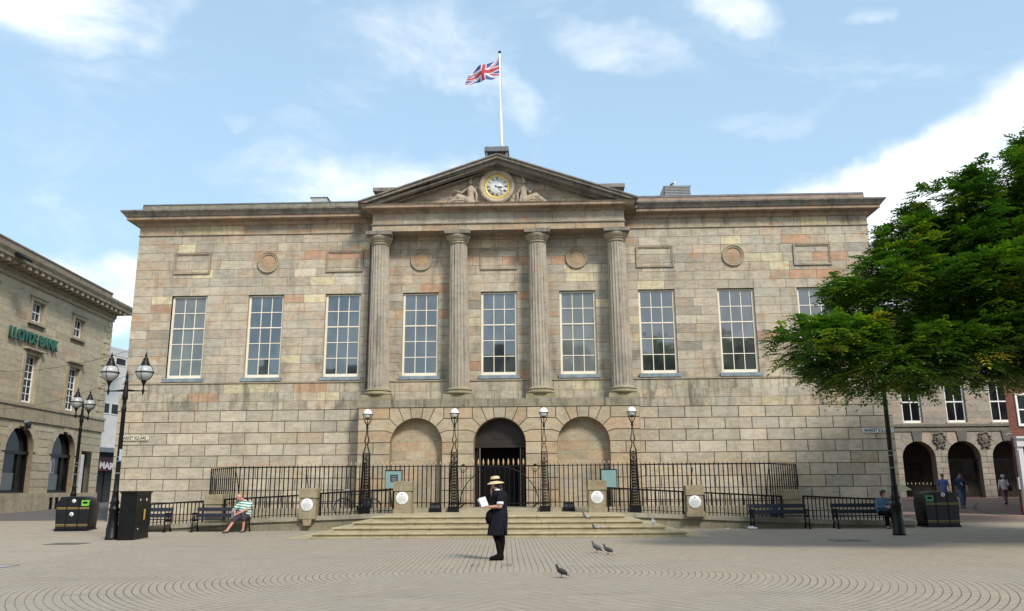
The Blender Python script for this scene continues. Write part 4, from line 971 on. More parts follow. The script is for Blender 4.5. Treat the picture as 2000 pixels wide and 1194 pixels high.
q.box(U0,U1,.16,.8,13.05,13.86); q.box(U0-.02,U1+.03,.10,.85,13.86,13.93); q.build('parapet',stonemat('bank_parapet_stone',(.25,.215,.17),(.08,.07,.06),amt=.75,orange=.15,streak=.6),bank)
for c in w1:
    for (z0,z1,hw,rows,cols,sur) in ((10.22,11.30,.62,2,3,1),(5.95,8.42,.63,6,3,0)):
        f=WB(BF); fo=sash(bank,0,0,1,.5,0,2,2,WHITE,GLASSD) if False else None
        a=WB(BF); hh=hw-.02
        a.box(c-hh,c-hh+.08,.16,.25,z0,z1); a.box(c+hh-.08,c+hh,.16,.25,z0,z1); a.box(c-hh+.08,c+hh-.08,.16,.25,z1-.07,z1); a.box(c-hh+.08,c+hh-.08,.13,.25,z0,z0+.11)
        A,B_,C0,C1=c-hh+.08,c+hh-.08,z0+.11,z1-.07
        for k in range(1,cols): x_=A+(B_-A)*k/cols; a.box(x_-.018,x_+.018,.19,.235,C0,C1)
        for k in range(1,rows): z_=C1-(C1-C0)*k/rows; t_h=.034 if k==rows//2 else .018; a.box(A,B_,.185 if k!=rows//2 else .17,.234,z_-t_h,z_+t_h)
        fo=a.build('window',WHITE,bank)
        gq=WB(BF); gq.add([(A,.21,C0),(B_,.21,C0),(B_,.21,C1),(A,.21,C1)],[(0,1,2,3)]); gq.build('pane',GLASSD,fo)
        cu_=WB(BF); cu_.box(A+.55*(B_-A),B_-.03,.24,.26,C0,C1) ; 
        s_=WB(BF)
        for e0,e1,pj in ((.0,.20,.07),(.04,.12,.10)):
            s_.box(c-hw-e1,c-hw-e0 if e0 else c-hw,-pj,.2,z0-.02,z1+e1); s_.box(c+hw+(e0 if e0 else 0),c+hw+e1,-pj,.2,z0-.02,z1+e1); s_.box(c-hw-e0,c+hw+e0,-pj,.2,z1+e0,z1+e1)
        s_.box(c-hw-.24,c+hw+.24,-.12,.2,z0-.16,z0-.021)
        if not sur: s_.box(c-hw-.22,c+hw+.22,-.09,.1,z1+.20,z1+.26); s_.box(c-hw-.30,c+hw+.30,-.24,.1,z1+.26,z1+.36)
        else: s_.box(c-hw-.26,c+hw+.26,-.13,.1,z1+.20,z1+.27)
        s_.build('window_surround',BANKTR,bank)
for c in aw: # arched windows
    f=WB(BF); n=20; z0=1.35
    ring=[(c+ar_*math.cos(PI*k/n),asp+ar_*math.sin(PI*k/n)) for k in range(n+1)]; ri=[(c+(ar_-.12)*math.cos(PI*k/n),asp+(ar_-.12)*math.sin(PI*k/n)) for k in range(n+1)]
    vs=[(x_,.24,z_) for x_,z_ in ring+ri]+[(x_,.36,z_) for x_,z_ in ri]; m_=n+1
    f.add(vs,[(k+1,k,m_+k,m_+k+1) for k in range(n)]+[(m_+k,2*m_+k,2*m_+k+1,m_+k+1) for k in range(n)])
    f.box(c-ar_,c-ar_+.17,.22,.36,z0,asp); f.box(c+ar_-.17,c+ar_,.22,.36,z0,asp); f.box(c-ar_,c+ar_,.18,.36,asp-.12,asp+.05); f.box(c-ar_+.17,c+ar_-.17,.22,.36,z0,z0+.12); f.box(c+.42,c+.50,.24,.36,z0,asp)
    fo=f.build('arched_window',IRON2,bank)
    gq=WB(BF); vs=[(x_,.33,z_) for x_,z_ in ri]; gq.add(vs,[list(range(m_))[::-1]]); gq.add([(c-ar_+.17,.33,z0+.1),(c+ar_-.17,.33,z0+.1),(c+ar_-.17,.33,asp),(c-ar_+.17,.33,asp)],[(0,1,2,3)]); gq.build('pane',GLASSD,fo)
    bl_=WB(BF); bl_.box(c-ar_+.3,c+.36,.318,.326,1.5,2.35); bl_.build('blind',plain('frosted_strip',(.10,.12,.12),.4) if 'frosted_strip' not in bpy.data.materials else bpy.data.materials['frosted_strip'],fo)
ps=WB(BF); c=aw[0]; ps.box(c-.80,c-.15,.31,.317,2.4,3.25); ps.build('window_poster',plain('poster_blue_white',(.34,.38,.44),.4),bank)
ps=WB(BF); ps.box(c-.42,c-.20,.305,.31,2.45,3.05); ps.build('poster_figure',plain('poster_dark',(.12,.05,.05),.4),bank)
dq=WB(BF); dq.box(UY(48.15),UY(49.45),.3,.5,.3,3.62); dq.build('doorway',BLACK,bank)
dq=WB(BF); dq.box(UY(48.35),UY(48.6),-.02,.2,.3,3.55); dq.build('door_post',plain('pale_door_post',(.55,.55,.56),.5),bank)
vn=WB(BF); 
for k in range(4): vn.box(UY(44.9)+.62*k,UY(44.9)+.62*k+.3,-.165,-.15,.45,1.1)
vn.build('basement_grille',BLACK,bank)
GREEN=plain('green_sign_enamel',(.0,.075,.042),.4,.1)
o=text('sign_lettering','LLOYDS BANK',.78,(0,0,0),(0,0,0),GREEN,bank,.05,'LEFT',sx=.92,bold=.022)
Mx=Matrix(((math.sin(BH),0,math.cos(BH)),(math.cos(BH),0,-math.sin(BH)),(0,1,0))).to_4x4()
o.matrix_local=Matrix.Translation(BF(UY(39.25),.12,9.02)-ORG[bank.name])@Mx@Matrix.Diagonal((.92,1,1,1))
# security camera over the first arch
r=thing('security_camera',BF(UY(41.6),.3,4.95),'small black security camera above the arched window of the bank','camera')
m_=WB(BF); c=UY(41.6); m_.box(c-.08,c+.08,-.35,-.12,4.90,5.05); m_.build('bracket',LEAD,r)
m_=WB(BF); m_.lathe((c,-.34,4.62),[(.11,0),(.13,.08),(.13,.22),(.08,.3)],12); m_.box(c-.2,c-.02,-.5,-.3,4.58,4.72); m_.build('housing',IRON,r)
# floodlight on bank cornice
r=thing('cornice_floodlight',BF(UY(37.4),.9,12.75),'black rectangular floodlight tilted under the cornice of the bank','floodlight')
m_=WB(BF); m_.obox((UY(37.9),-1.15,12.72),(.42,0,0),(0,.2,.12),(0,-.03,.05)); m_.build('housing',IRON,r)
m_=WB(BF); m_.bar((UY(37.9),-1.1,12.75),(UY(37.9),-.8,12.95),.05); m_.build('bracket',IRON,r)
# ================================================================ modern block between bank and hall
MF=wallframe((-28.9,47.0),.17); MU=lambda y:(y-47.0)/math.cos(.17)
md=thing('modern_block',(-27.6,54.5,.6),'plain white rendered modern block in the gap between bank and hall','building')
WR=plain('off_white_render',(.55,.55,.53),.7,.06,2); b=WB(MF)
b.box(MU(50),MU(64),0,6,4.2,11.0); b.build('wall',WR,md)
b=WB(MF); b.box(MU(50),MU(64),-.04,.1,10.55,10.95) ; b.box(MU(50),MU(64),-.05,.1,10.95,11.1); b.build('fascia',plain('pale_grey_fascia',(.50,.51,.51),.6,.05),md)
CRF=plain('cream_frame',(.62,.60,.52),.5); OCH=plain('ochre_blind',(.42,.32,.14),.6)
for k in range(8):
    for z0,z1 in ((9.9,10.5),(6.5,7.3)):
        u=MU(52.35)+1.22*k
        b=WB(MF); b.box(u,u+1.12,-.03,-.005,z0,z1); wo=b.build('window',CRF,md)
        b=WB(MF); b.box(u+.08,u+1.04,-.036,-.031,z0+.08,z1-.08); b.build('pane',OCH if (k==1 and z0>9) else GLASSD,wo)
b=WB(MF); b.box(MU(50),MU(64),-.5,1,3.95,4.25); b.build('canopy',plain('blue_grey_canopy',(.14,.16,.19),.5),md)
b=WB(MF); b.box(MU(50),MU(64),.8,6,0,4.0); b.box(MU(50),MU(54.3),.3,.8,0,4.0); b.build('shop_recess',plain('dim_shopfront',(.018,.014,.012),.5,.5,1.5),md)
b=WB(MF); b.box(MU(53.9),MU(60),.02,.3,2.75,3.65); b.build('sign_board',plain('dark_red_fascia',(.10,.012,.015),.5,.1),md)
WHS=plain('white_letters',(.50,.50,.52),.4,.03)
o=text('sign_lettering','MAR',.62,(0,0,0),(0,0,0),WHS,md,.01,bold=.02)
o.matrix_local=Matrix.Translation(MF(MU(54.25),.0,2.93)-ORG[md.name])@Matrix(((math.sin(.17),.0,math.cos(.17)),(math.cos(.17),0,-math.sin(.17)),(0,1,0))).to_4x4()@Matrix(((1,.18,0,0),(0,1,0,0),(0,0,1,0),(0,0,0,1)))
b=WB(MF); b.box(MU(53.4),MU(53.5),.22,.3,0,4); b.build('shop_mullion',BROWN,md)
b=WB(MF); b.box(MU(55.8),MU(55.86),.75,.8,0,3.5); b.build('shop_mullion',BROWN,md)
# ================================================================ arcaded stone building on the right
AYY=54.0
arc=thing('arcade_building',(29,AYY,.6),'grey stone building with arched arcade, carved crests and tall white sash windows','building')
b=MB(); ac=[23.2,26.05,28.9,31.75,34.6,37.45]; rr=1.04; sp=3.15
for k in range(18):
    z0=5.28+.39*k; z1=z0+.39; op=[(c-.64-.1,c+.64-.1) for c in ac] if z0<7.9 and z1>5.30 else []
    if 9.0<z1 and z0<10.8: op=[(c-.6-.1,c+.6-.1) for c in ac]
    if z1<12.5: rects_row(b,17,39,z0,z1,AYY,.006,.01,'arc',.9,1.5,op)
for z0,z1,op in ((5.27,7.99,1),(7.99,9.18,0),(9.18,10.74,2),(10.74,12.5,0)):
    if op:
        cur=17
        for c in ac: b.box(cur,c-.1-(.64 if op==1 else .6),AYY+.011,AYY+.5,z0,z1,(.3,.27,.22)); cur=c-.1+(.64 if op==1 else .6)
        b.box(cur,39,AYY+.011,AYY+.5,z0,z1,(.3,.27,.22))
    else: b.box(17,39,AYY+.011,AYY+.5,z0,z1,(.3,.27,.22))
for k in range(10): # banded piers between the arches
    z1=3.20-.36*k; z0=z1-.36
    for c in ac: 
        n=1 if k%2 else 2
        for j in range(n):
            a=c+rr+(2.85-2*rr)*j/n; e=c+rr+(2.85-2*rr)*(j+1)/n; b.block([(a,z0),(e,z0),(e,z1),(a,z1)],AYY-.06,.014,.03,stonecol('arc'))
for c in ac:
    for s_ in (-1,1):
        X=lambda v:c+s_*v; A=lambda a:(c+s_*rr*math.cos(R(a)),sp+rr*math.sin(R(a)))
        for pq in ([A(3),A(14),A(25),(X(1.25),3.75),(X(1.425),3.75),(X(1.425),3.20)],[A(25),A(37),A(48),(X(1.02),4.30),(X(1.425),4.30),(X(1.425),3.75),(X(1.25),3.75)],[A(48),A(62),A(76),(X(.34),4.82),(X(.9),4.82),(X(1.02),4.30)],[(X(1.02),4.30),(X(.9),4.82),(X(1.425),4.82),(X(1.425),4.30)]):
            ar2=sum(pq[j-1][0]*pq[j][1]-pq[j][0]*pq[j-1][1] for j in range(len(pq))); b.block(pq if ar2>0 else pq[::-1],AYY-.06,.012,.03,stonecol('arc'))
    b.block([(c-.25,sp+rr*.97),(c,sp+rr),(c+.25,sp+rr*.97),(c+.36,4.86),(c-.36,4.86)],AYY-.13,.01,.1,(.15,.145,.13))
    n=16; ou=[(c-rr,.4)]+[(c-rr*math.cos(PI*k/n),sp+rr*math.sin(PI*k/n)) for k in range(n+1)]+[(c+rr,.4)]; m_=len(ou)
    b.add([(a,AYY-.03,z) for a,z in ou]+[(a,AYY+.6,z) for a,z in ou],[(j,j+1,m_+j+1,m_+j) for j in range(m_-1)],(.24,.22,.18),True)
b.build('wall',ARCST,arc)
b=MB(); b.box(16.9,39,AYY-.12,AYY+.3,4.82,5.12); b.box(16.9,39,AYY-.2,AYY+.3,5.12,5.28); b.box(17,39,AYY-.4,AYY+.3,12.3,12.7); b.build('string_course',stonemat('arcade_band_stone',(.21,.195,.165),amt=.5,orange=0,streak=.4),arc)
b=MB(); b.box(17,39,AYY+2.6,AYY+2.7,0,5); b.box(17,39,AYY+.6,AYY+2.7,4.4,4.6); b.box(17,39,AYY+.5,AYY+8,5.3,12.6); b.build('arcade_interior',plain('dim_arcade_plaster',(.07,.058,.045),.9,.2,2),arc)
for c in ac[:5]:
    sash(arc,c-.1,5.38,8.0,.62,AYY+.14,2,2,WHITE,GLASSD,.09,.05,True)
    if c>25: sash(arc,c-.1,9.2,10.72,.58,AYY+.14,2,2,WHITE,GLASSD,.08,.04,True)
    ms=MB(); ms.box(c-.85,c+.65,AYY-.1,AYY+.2,5.281,5.37); ms.build('window_sill',TRIM,arc)
for c in (27.47,30.32,33.2): # crests
    m_=MB(); y=AYY-.12; m_.ell((c,y,4.3),(.24,.09,.32),14)
    for k in range(16):
        th=2*PI*k/16; q=1+.13*math.sin(k*2.4); m_.ell((c+.34*q*math.cos(th),y+.0,4.3+.42*q*math.sin(th)),(.10,.08,.09),8)
    for s_ in (-1,1): m_.cap((c+s_*.05,y,3.85),(c+s_*.22,y-.01,3.72),.06,.04); m_.cap((c+s_*.12,y,4.72),(c+s_*.26,y,4.66),.06,.04)
    o=m_.build('carved_crest',stonemat('crest_stone',(.17,.155,.13),amt=.5,orange=.1,streak=.2) if 'crest_stone' not in bpy.data.materials else bpy.data.materials['crest_stone'],arc)
for i,(c,zt) in enumerate(zip(ac[:5],(3.1,1.45,3.1,3.1,3.1))):
    m_=MB(); y=AYY+.35
    for k in range(17):
        x_=c-rr+.06+(2*rr-.12)*k/16; zz_=zt if i!=1 else 1.45
        m_.box(x_-.012,x_+.012,y-.012,y+.012,.55,zz_)
    for z_ in (.75,zt-.1): m_.box(c-rr,c+rr,y-.02,y+.02,z_-.02,z_+.02)
    if i==1:
        for k in range(17): x_=c-rr+.06+(2*rr-.12)*k/16; m_.box(x_-.009,x_+.009,AYY+1.9,AYY+1.92,.55,2.9)
        m_.box(c-rr,c+rr,AYY+1.88,AYY+1.94,2.75,2.85)
    if i==2: m_.box(c+.05,c+rr-.1,AYY+.4,AYY+.45,2.1,2.9)
    gto=m_.build('arch_gate',IRON,arc)
    if i==1:
        s_=MB()
        for k in range(0,17,2): x_=c-rr+.06+(2*rr-.12)*k/16; s_.lathe((x_,y,1.45),[(.012,0),(.03,.05),(.02,.1),(.003,.16)],6)
        s_.build('gate_finials',plain('pale_gilt',(.62,.50,.30),.5),gto)
m_=MB(); m_.box(25.2,25.5,AYY+2.5,AYY+2.58,1.7,2.9); m_.build('arcade_notice',plain('pale_blue_notice',(.20,.25,.30),.5),arc)
# ================================================================ brick shop at the right edge
m,t=mat('red_brickwork'); p=t.pos(); br=t.new('ShaderNodeTexBrick'); cx3=t.new('ShaderNodeCombineXYZ'); xx,yy_,zz_=t.sep(p); t.put(cx3.inputs[0],t.m('ADD',xx,yy_)); t.put(cx3.inputs[1],zz_); t.l.new(cx3.outputs[0],br.inputs[0]); br.inputs['Scale'].default_value=1; br.inputs['Brick Width'].default_value=.225; br.inputs['Row Height'].default_value=.075; br.inputs['Mortar Size'].default_value=.006
br.inputs[1].default_value=(.20,.055,.028,1); br.inputs[2].default_value=(.12,.032,.02,1); br.inputs[3].default_value=(.20,.15,.12,1); n=t.noise(p,5,4,.6); P(t,t.mix(t.m('MULTIPLY',n,.5),br.outputs[0],(.08,.035,.025)),.9,br.outputs[1],-.3,.01); BRK=m
SX=20.93; SY=34.35
sh=thing('brick_shop',(SX+1,SY,.2),'red brick shop with white timber shopfront cut off by the right edge','shop')
b=MB(); q4=[(SX,SY),(31,SY),(38,SY+12),(SX+7.6,SY+12)]; b.add([(a_,c_,.1) for a_,c_ in q4]+[(a_,c_,9.2) for a_,c_ in q4],[(0,1,5,4),(1,2,6,5),(2,3,7,6),(3,0,4,7),(4,5,6,7)]); b.build('wall',BRK,sh)
SFM=plain('white_shopfront_paint',(.58,.58,.60),.5,.04,3)
b=MB(); b.box(SX+.10,SX+.34,SY-.16,SY+.02,.25,2.92); b.box(SX+.08,30,SY-.24,SY+.02,2.92,3.24); b.box(SX+.04,30,SY-.34,SY+.02,3.24,3.32); b.box(SX+.13,SX+.31,SY-.20,SY-.16,.25,2.8); b.box(SX+.34,30,SY-.1,SY+.02,.2,.8); b.build('shopfront',SFM,sh)
b=MB(); b.box(SX+.35,29.5,SY-.05,SY-.02,.8,2.9); b.build('shop_window',GLASSD,sh)
text('sign_lettering','Y',.2,(SX+.36,SY-.243,3.0),(PI/2,0,0),plain('blue_sign_letters',(.10,.22,.38),.5),sh,.003)
fo=MB(); fo.box(SX+.38,SX+.46,SY-.05,SY+.03,3.75,5.1); fo.box(SX+1.3,SX+1.38,SY-.05,SY+.03,3.75,5.1); fo.box(SX+.46,SX+1.3,SY-.05,SY+.03,5.02,5.1); fo.box(SX+.46,SX+1.3,SY-.06,SY+.03,3.75,3.85); fo.box(SX+.46,SX+1.3,SY-.045,SY+.03,4.4,4.45); fo.box(SX+.86,SX+.90,SY-.04,SY+.02,3.85,5.02)
w_=fo.build('window',WHITE,sh); g_=MB(); g_.box(SX+.46,SX+1.3,SY-.02,SY-.01,3.85,5.02); g_.build('pane',GLASSD,w_)
b=MB(); b.box(SX+.01,SX+.15,SY-.10,SY-.01,1.22,1.70); o=b.build('shop_notice',plain('grey_white_notice',(.42,.43,.44),.5),sh)
b=MB(); b.tube([(SX-.0,SY-.05,3.42),(SX-.1,SY-.12,3.44),(SX-.2,SY-.1,3.42)],.03,6); b.ell((SX-.22,SY-.1,3.40),(.06,.05,.04),8); b.build('alarm_light',LEAD,sh)
# ================================================================ buildings and trees across the square, seen mirrored in the sash windows
DKB=plain('far_dark_brick',(.07,.05,.045),.9,.2,1); 
def terrace(x0,x1,y0,z1,label):
    r=thing('terrace_house',((x0+x1)/2,y0,0),label,'building')
    b=MB(); b.box(x0,x1,y0-9,y0,0,z1); b.build('wall',DKB,r)
    b=MB(); b.prism([(x0-.3,z1),(x1+.3,z1),(x1-2.5,z1+2.6),(x0+2.5,z1+2.6)],y0-8.5,y0+.2); rf_=b.build('roof',SLATE,r)
    b=MB(); b.box(x0+3,x0+4.2,y0-4,y0-3,z1+1,z1+4.2); b.build('chimney',DKB,rf_)
    b=MB()
    n=int((x1-x0)/3)
    for k in range(n):
        for zf in (4.6,8.0):
            if zf+1.8<z1: b.box(x0+1+3*k,x0+2.2+3*k,y0,y0+.03,zf,zf+1.8)
    b.build('window',GLASSD,r)
terrace(-34,-13,-27,12.5,'dark brick building mirrored low in the left-hand sash windows of the hall')
terrace(-11,9,-24,14.0,'dark gabled building mirrored in the central sash windows of the hall')
terrace(13,40,-27,13.5,'dark building mirrored low in the right-hand sash windows of the hall')
# ================================================================ street furniture
def twin_lamp(x,y,rz,label,sc_=1.0,zg=0,tall=1.0):
    r=thing('twin_lamp_post',(x,y,zg),label,'street lamp','twin globe lamp posts',rz)
    p_=MB()
    p_.lathe((0,0,0),[(.18,0),(.18,.06),(.165,.08),(.165,.34),(.15,.37),(.155,.42),(.14,.46),(.13,.80),(.15,.83),(.15,.89),(.12,.93),(.115,1.02),(.135,1.06),(.10,1.14),(.085,1.35),(.095,1.38),(.075,1.42),(.07,1.75),(.062,3.75),(.075,3.78),(.075,3.86),(.055,3.92),(.055,4.1),(.085,4.14),(.085,4.22),(.075,4.30),(.065,4.50),(.045,4.56),(.055,4.60),(.06,4.66),(.03,4.72),(.045,4.80),(.035,4.88),(.012,4.96),(.002,5.03)],20)
    p_.build('post',IRON2,r,True)
    a=MB(); a.tube([(-.66,0,4.38),(-.3,0,4.385),(-.06,0,4.40),(.06,0,4.40),(.3,0,4.385),(.66,0,4.38)],[.012,.022,.04,.04,.022,.012],8); 
    for s_ in (-1,1): a.lathe((s_*.53,0,4.22),[(.002,0),(.015,.06),(.03,.10),(.04,.14),(.04,.18),(.02,.24),(.025,.32),(.06,.42),(.085,.46),(.06,.49)],12)
    a.build('cross_arm',IRON2,r,True)
    for s_ in (-1,1):
        g_=MB(); g_.ell((s_*.53,0,4.95),(.255,.255,.255),24); go=g_.build('globe',RIBG,r,True)
        c=MB(); 
        for k in range(4):
            th=PI/4*(0)+k*PI/2; c.tube([(s_*.53+.262*math.sin(q)*math.cos(th),.262*math.sin(q)*math.sin(th),4.95-.262*math.cos(q)) for q in [PI*i/16 for i in range(1,16)]],.009,4)
        c.tube([(s_*.53+.265*math.cos(PI*q/12),.265*math.sin(PI*q/12),4.95) for q in range(25)],.018,6)
        c.lathe((s_*.53,0,5.13),[(.165,0),(.17,.02),(.13,.07),(.11,.12),(.10,.16),(.075,.19),(.085,.22),(.06,.27),(.025,.29),(.035,.33),(.03,.38),(.01,.43),(.002,.47)],16)
        c.build('lamp_cage',IRON2,go,True)
    bn=MB(); 
    for z_ in (1.9,2.25,2.38): bn.lathe((0,0,z_),[(.072,0),(.074,.02),(.072,.03)],14)
    bn.build('band',LEAD,r,True)
    return r
def reorg(o,v): pass
_ORG0=ORG.copy()
def localbuild(): pass
tl=twin_lamp(-11.05,24.46,R(2),'tall black twin-globe lamp post beside the black cabinet on the left')
b=MB(); b.box(.05,.13,-.12,-.10,2.28,2.62); b.build('lamp_sign',plain('pale_blue_tag',(.35,.42,.48),.5),tl,True)
twin_lamp(-18.30,35.0,R(92),'farther black twin-globe lamp post behind the left bin, before the bank',zg=.2)
twin_lamp(11.93,24.68,R(8),'black lamp post at the right with its head hidden in the tree')
def wheelie(x,y,rz,label,flip):
    r=thing('litter_bin',(x,y,g(x,y)),label,'litter bin','large black recycling bins',rz)
    b=MB(); n=9; W2,D2=.62,.36
    prof=[(-W2,0)]; sec=[]
    # cross-section in XZ: flat sides and a rounded top, slightly tapered to the foot
    pts=[(-W2+.05,0.0),(W2-.05,0.0),(W2,.80)]
    for k in range(n+1): a_=PI/2*k/n; pts.append((W2-.36+.36*math.cos(a_),.84+.35*math.sin(a_)))
    for k in range(n+1): a_=PI/2+PI/2*k/n; pts.append((-W2+.36+.36*math.cos(a_),.84+.35*math.sin(a_)))
    pts.append((-W2,.80))
    m_=len(pts); vs=[(a_,-D2+.0,z_) for a_,z_ in pts]+[(a_*.96,-D2-.03,.02+z_*.96) for a_,z_ in pts]
    vs=[(a_*.955,-D2-.02,.02+z_*.96) for a_,z_ in pts]+[(a_,-D2+.05,z_) for a_,z_ in pts]+[(a_,D2-.05,z_) for a_,z_ in pts]+[(a_*.955,D2+.02,.02+z_*.96) for a_,z_ in pts]
    fs=[list(range(m_)),[3*m_+i for i in range(m_)][::-1]]
    for L_ in range(3): fs+=[(L_*m_+i,(L_+1)*m_+i,(L_+1)*m_+(i+1)%m_,L_*m_+(i+1)%m_) for i in range(m_)]
    b.add(vs,fs,None,True); b.sm[0]=b.sm[1]=False
    b.box(-W2+.03,W2-.03,-D2-.02,D2+.02,0,.06); bo=b.build('body',BINM,r,True)
    s_=MB()
    for q in (-.21,.21): s_.box(q-.012,q+.012,-D2-.035,-D2-.018,.06,1.14)
    s_.build('door_seam',IRON,r,True)
    s_=MB()
    for z_ in (.17,.22,.76,.80):
        for q0,q1 in ((-.56,-.23),(-.19,.19),(.23,.57)): s_.box(q0,q1,-D2-.026,-D2-.018,z_-.008,z_+.008)
    s_.build('gold_band',plain('dull_gold_line',(.36,.27,.07),.5,.1) if 'dull_gold_line' not in bpy.data.materials else bpy.data.materials['dull_gold_line'],r,True)
    s_=MB(); sg=-1 if flip else 1
    s_.box(sg*.42-.13,sg*.42+.13,-D2-.035,-D2+.1,.86,1.06); so_=s_.build('green_hatch',GRN1 if not flip else GRN2,r,True)
    s_=MB(); s_.box(sg*.42-.08,sg*.42+.08,-D2-.042,-D2-.034,.94,1.01); s_.build('slot',BLACK,so_,True)
    s_=MB(); s_.lathe((-.02 if not flip else .06,-D2-.035,.57 if not flip else 1.08),[(.075,0),(.075,-.006),(.001,-.006)],20,axis='y'); 
    s_.build('round_badge',SIGNW,r,True)
    if not flip: s_=MB(); s_.lathe((.02,-D2-.03,1.03),[(.07,0),(.07,-.008),(.001,-.008)],20,axis='y'); s_.build('round_badge',SIGNW,r,True)
    s_=MB()
    for k in range(3): s_.ell((-.02 if not flip else .06,-D2-.043,(.57 if not flip else 1.08)+.02-.02*k),(.03-.008*k,.002,.012),8)
    s_.build('badge_emblem',LEAD,r,True)
    return r
BINM=plain('dark_grey_bin_plastic',(.009,.010,.012),.45,.2,5,spec=.3); GRN1=plain('bright_green_plastic',(.16,.50,.05),.4,.05); GRN2=plain('dull_green_plastic',(.03,.26,.11),.4,.05)
wheelie(-15.22,29.95,R(5),'black recycling bin with bright green hatch and white badges on the left',False)
wheelie(15.35,29.55,R(4),'black recycling bin with dull green hatch on the right behind the lamp post',True)
# cabinet
r=thing('utility_cabinet',(-10.55,24.75,0),'tall black steel cabinet standing right beside the twin lamp post','cabinet',None,R(8))
b=MB(); b.box(-.215,.215,-.68,.68,0,1.33); b.build('body',IRON2,r,True)
b=MB(); b.box(-.24,.24,-.71,.71,1.33,1.385); b.build('lid',IRON2,r,True); b=MB(); b.box(-.225,.225,-.69,.69,0,.07); b.build('foot',IRON2,r,True)
b=MB(); b.box(.216,.220,-.64,-.02,.12,1.28); b.box(.216,.220,.02,.64,.12,1.28); b.build('door',IRON2,r,True)
b=MB(); b.box(.222,.226,.10,.22,.55,.86); b.build('warning_label',plain('orange_label',(.65,.40,.10),.5),r,True)
b=MB(); b.lathe((.222,-.30,1.13),[(.035,0),(.035,.01),(.001,.01)],10,axis='x'); b.lathe((.222,.25,1.13),[(.045,0),(.045,.01),(.001,.01)],10,axis='x'); b.lathe((.222,-.35,.30),[(.025,0),(.025,.01),(.001,.01)],10,axis='x'); b.build('lock',SIGNW,r,True)
# benches
def bench(x,y,rz,label,L=1.96):
    r=thing('park_bench',(x,y,0),label,'bench','black metal-ended benches along the ramp walls',rz); h=L/2
    for s_ in (-1,1):
        e=MB(); q=s_*(h-.06)
        e.tube([(q,-.28,.0),(q,-.25,.22),(q,-.27,.42),(q,-.24,.60)],[.03,.022,.025,.02],6); e.tube([(q,.24,.0),(q,.16,.25),(q,.17,.44),(q,.26,.84)],[.03,.022,.025,.018],6)
        e.tube([(q,-.30,.61),(q,-.15,.64),(q,.08,.62),(q,.20,.64)],[.03,.022,.022,.02],6); e.box(q-.02,q+.02,-.25,.20,.36,.41); e.box(q-.035,q+.035,-.34,-.22,0,.025); e.box(q-.035,q+.035,.18,.30,0,.025)
        for k in range(4): a=-.2+.1*k; e.tube([(q,a,.40),(q,a+.04,.48),(q,a-.02,.55),(q,a+.03,.62)],.012,5)
        e.tube([(q,-.2,.12),(q,-.02,.2),(q,.14,.12)],.014,5)
        e.build('bench_end',IRON,r,True)
    t_=MB(); 
    for k in range(5): t_.box(-h,h,-.27+.085*k,-.27+.085*k+.07,.41,.438)
    t_.build('seat',BENCHM,r,True)
    t_=MB()
    for z_,y_ in ((.52,.185),(.72,.225)): t_.obox((0,y_,z_+.03),(h,0,0),(0,.012,-.003),(0,.015,.062))
    t_.build('backrest',BENCHM,r,True); return r
bench(-12.25,28.78,R(1),'dark bench with nobody on it beside the black cabinet, leftmost of the four')
bench(-9.45,28.78,R(-1),'dark bench carrying the man in striped shirt, left of the steps')
bench(9.68,28.72,R(0),'dark bench with nobody on it, first to the right of the steps')
bench(12.48,28.72,R(-1),'dark bench carrying the woman in denim jacket, under the tree')
# bicycle
BX,BY=-4.95,29.78
bk=thing('bicycle',(BX,BY,.42),'old black bicycle with pale saddle leaning behind the low railing','bicycle',None,R(2))
WX=(-.52,.52); WZ=.335
def wheel(cx,nm):
    t_=MB(); n=36; mj,mn=.325,.017
    vs=[];fs=[]
    for k in range(n):
        th=2*PI*k/n
        for j in range(8): ph=2*PI*j/8; rr_=mj+mn*math.cos(ph); vs.append((cx+rr_*math.cos(th),mn*math.sin(ph),WZ+rr_*math.sin(th)))
    for k in range(n):
        for j in range(8): fs.append((k*8+j,((k+1)%n)*8+j,((k+1)%n)*8+(j+1)%8,k*8+(j+1)%8))
    t_.add(vs,fs,None,True); to=t_.build('tyre',IRON,bk,True)
    s_=MB()
    for k in range(18): th=2*PI*k/18; s_.tube([(cx+.02*math.cos(th+.5),0,WZ+.02*math.sin(th+.5)),(cx+.30*math.cos(th),0,WZ+.30*math.sin(th))],.0022,4)
    s_.lathe((cx,-.04,WZ),[(.02,0),(.02,.08)],8,axis='y'); s_.build('spokes',LEAD,to,True)
    s_=MB(); s_.tube([(cx+.305*math.cos(2*PI*k/36),0,WZ+.305*math.sin(2*PI*k/36)) for k in range(37)],.009,4); s_.build('rim',LEAD,to,True)
wheel(WX[0],'front'); wheel(WX[1],'rear')
f=MB(); head=(-.36,0,.80); hb=(-.385,0,.66); bb_=(.07,0,.29); st_=(.22,0,.80)
for p0,p1,rd in ((head,st_,.015),(hb,bb_,.017),(bb_,st_,.015),(st_,(WX[1],0,WZ),.009),(bb_,(WX[1],0,WZ),.010),(head,hb,.018),(hb,(-.46,0,.50),.013),((-.46,0,.50),(WX[0],0,WZ),.012),(st_,(.245,0,.90),.013),(head,(-.345,0,.92),.013)): f.tube([p0,p1],rd,8)
f.build('frame',IRON2,bk,True)
f=MB(); f.lathe((.07,-.05,.29),[(.09,0),(.09,.008)],20,axis='y'); f.bar((.07,-.08,.29),(.18,-.08,.18),.02); f.bar((.07,.08,.29),(-.04,.08,.40),.02); f.box(.14,.23,-.13,-.05,.165,.19); f.box(-.09,.0,.05,.13,.39,.41); f.box(.02,.5,-.055,-.045,.37,.385);f.build('chainset',IRON,bk,True)
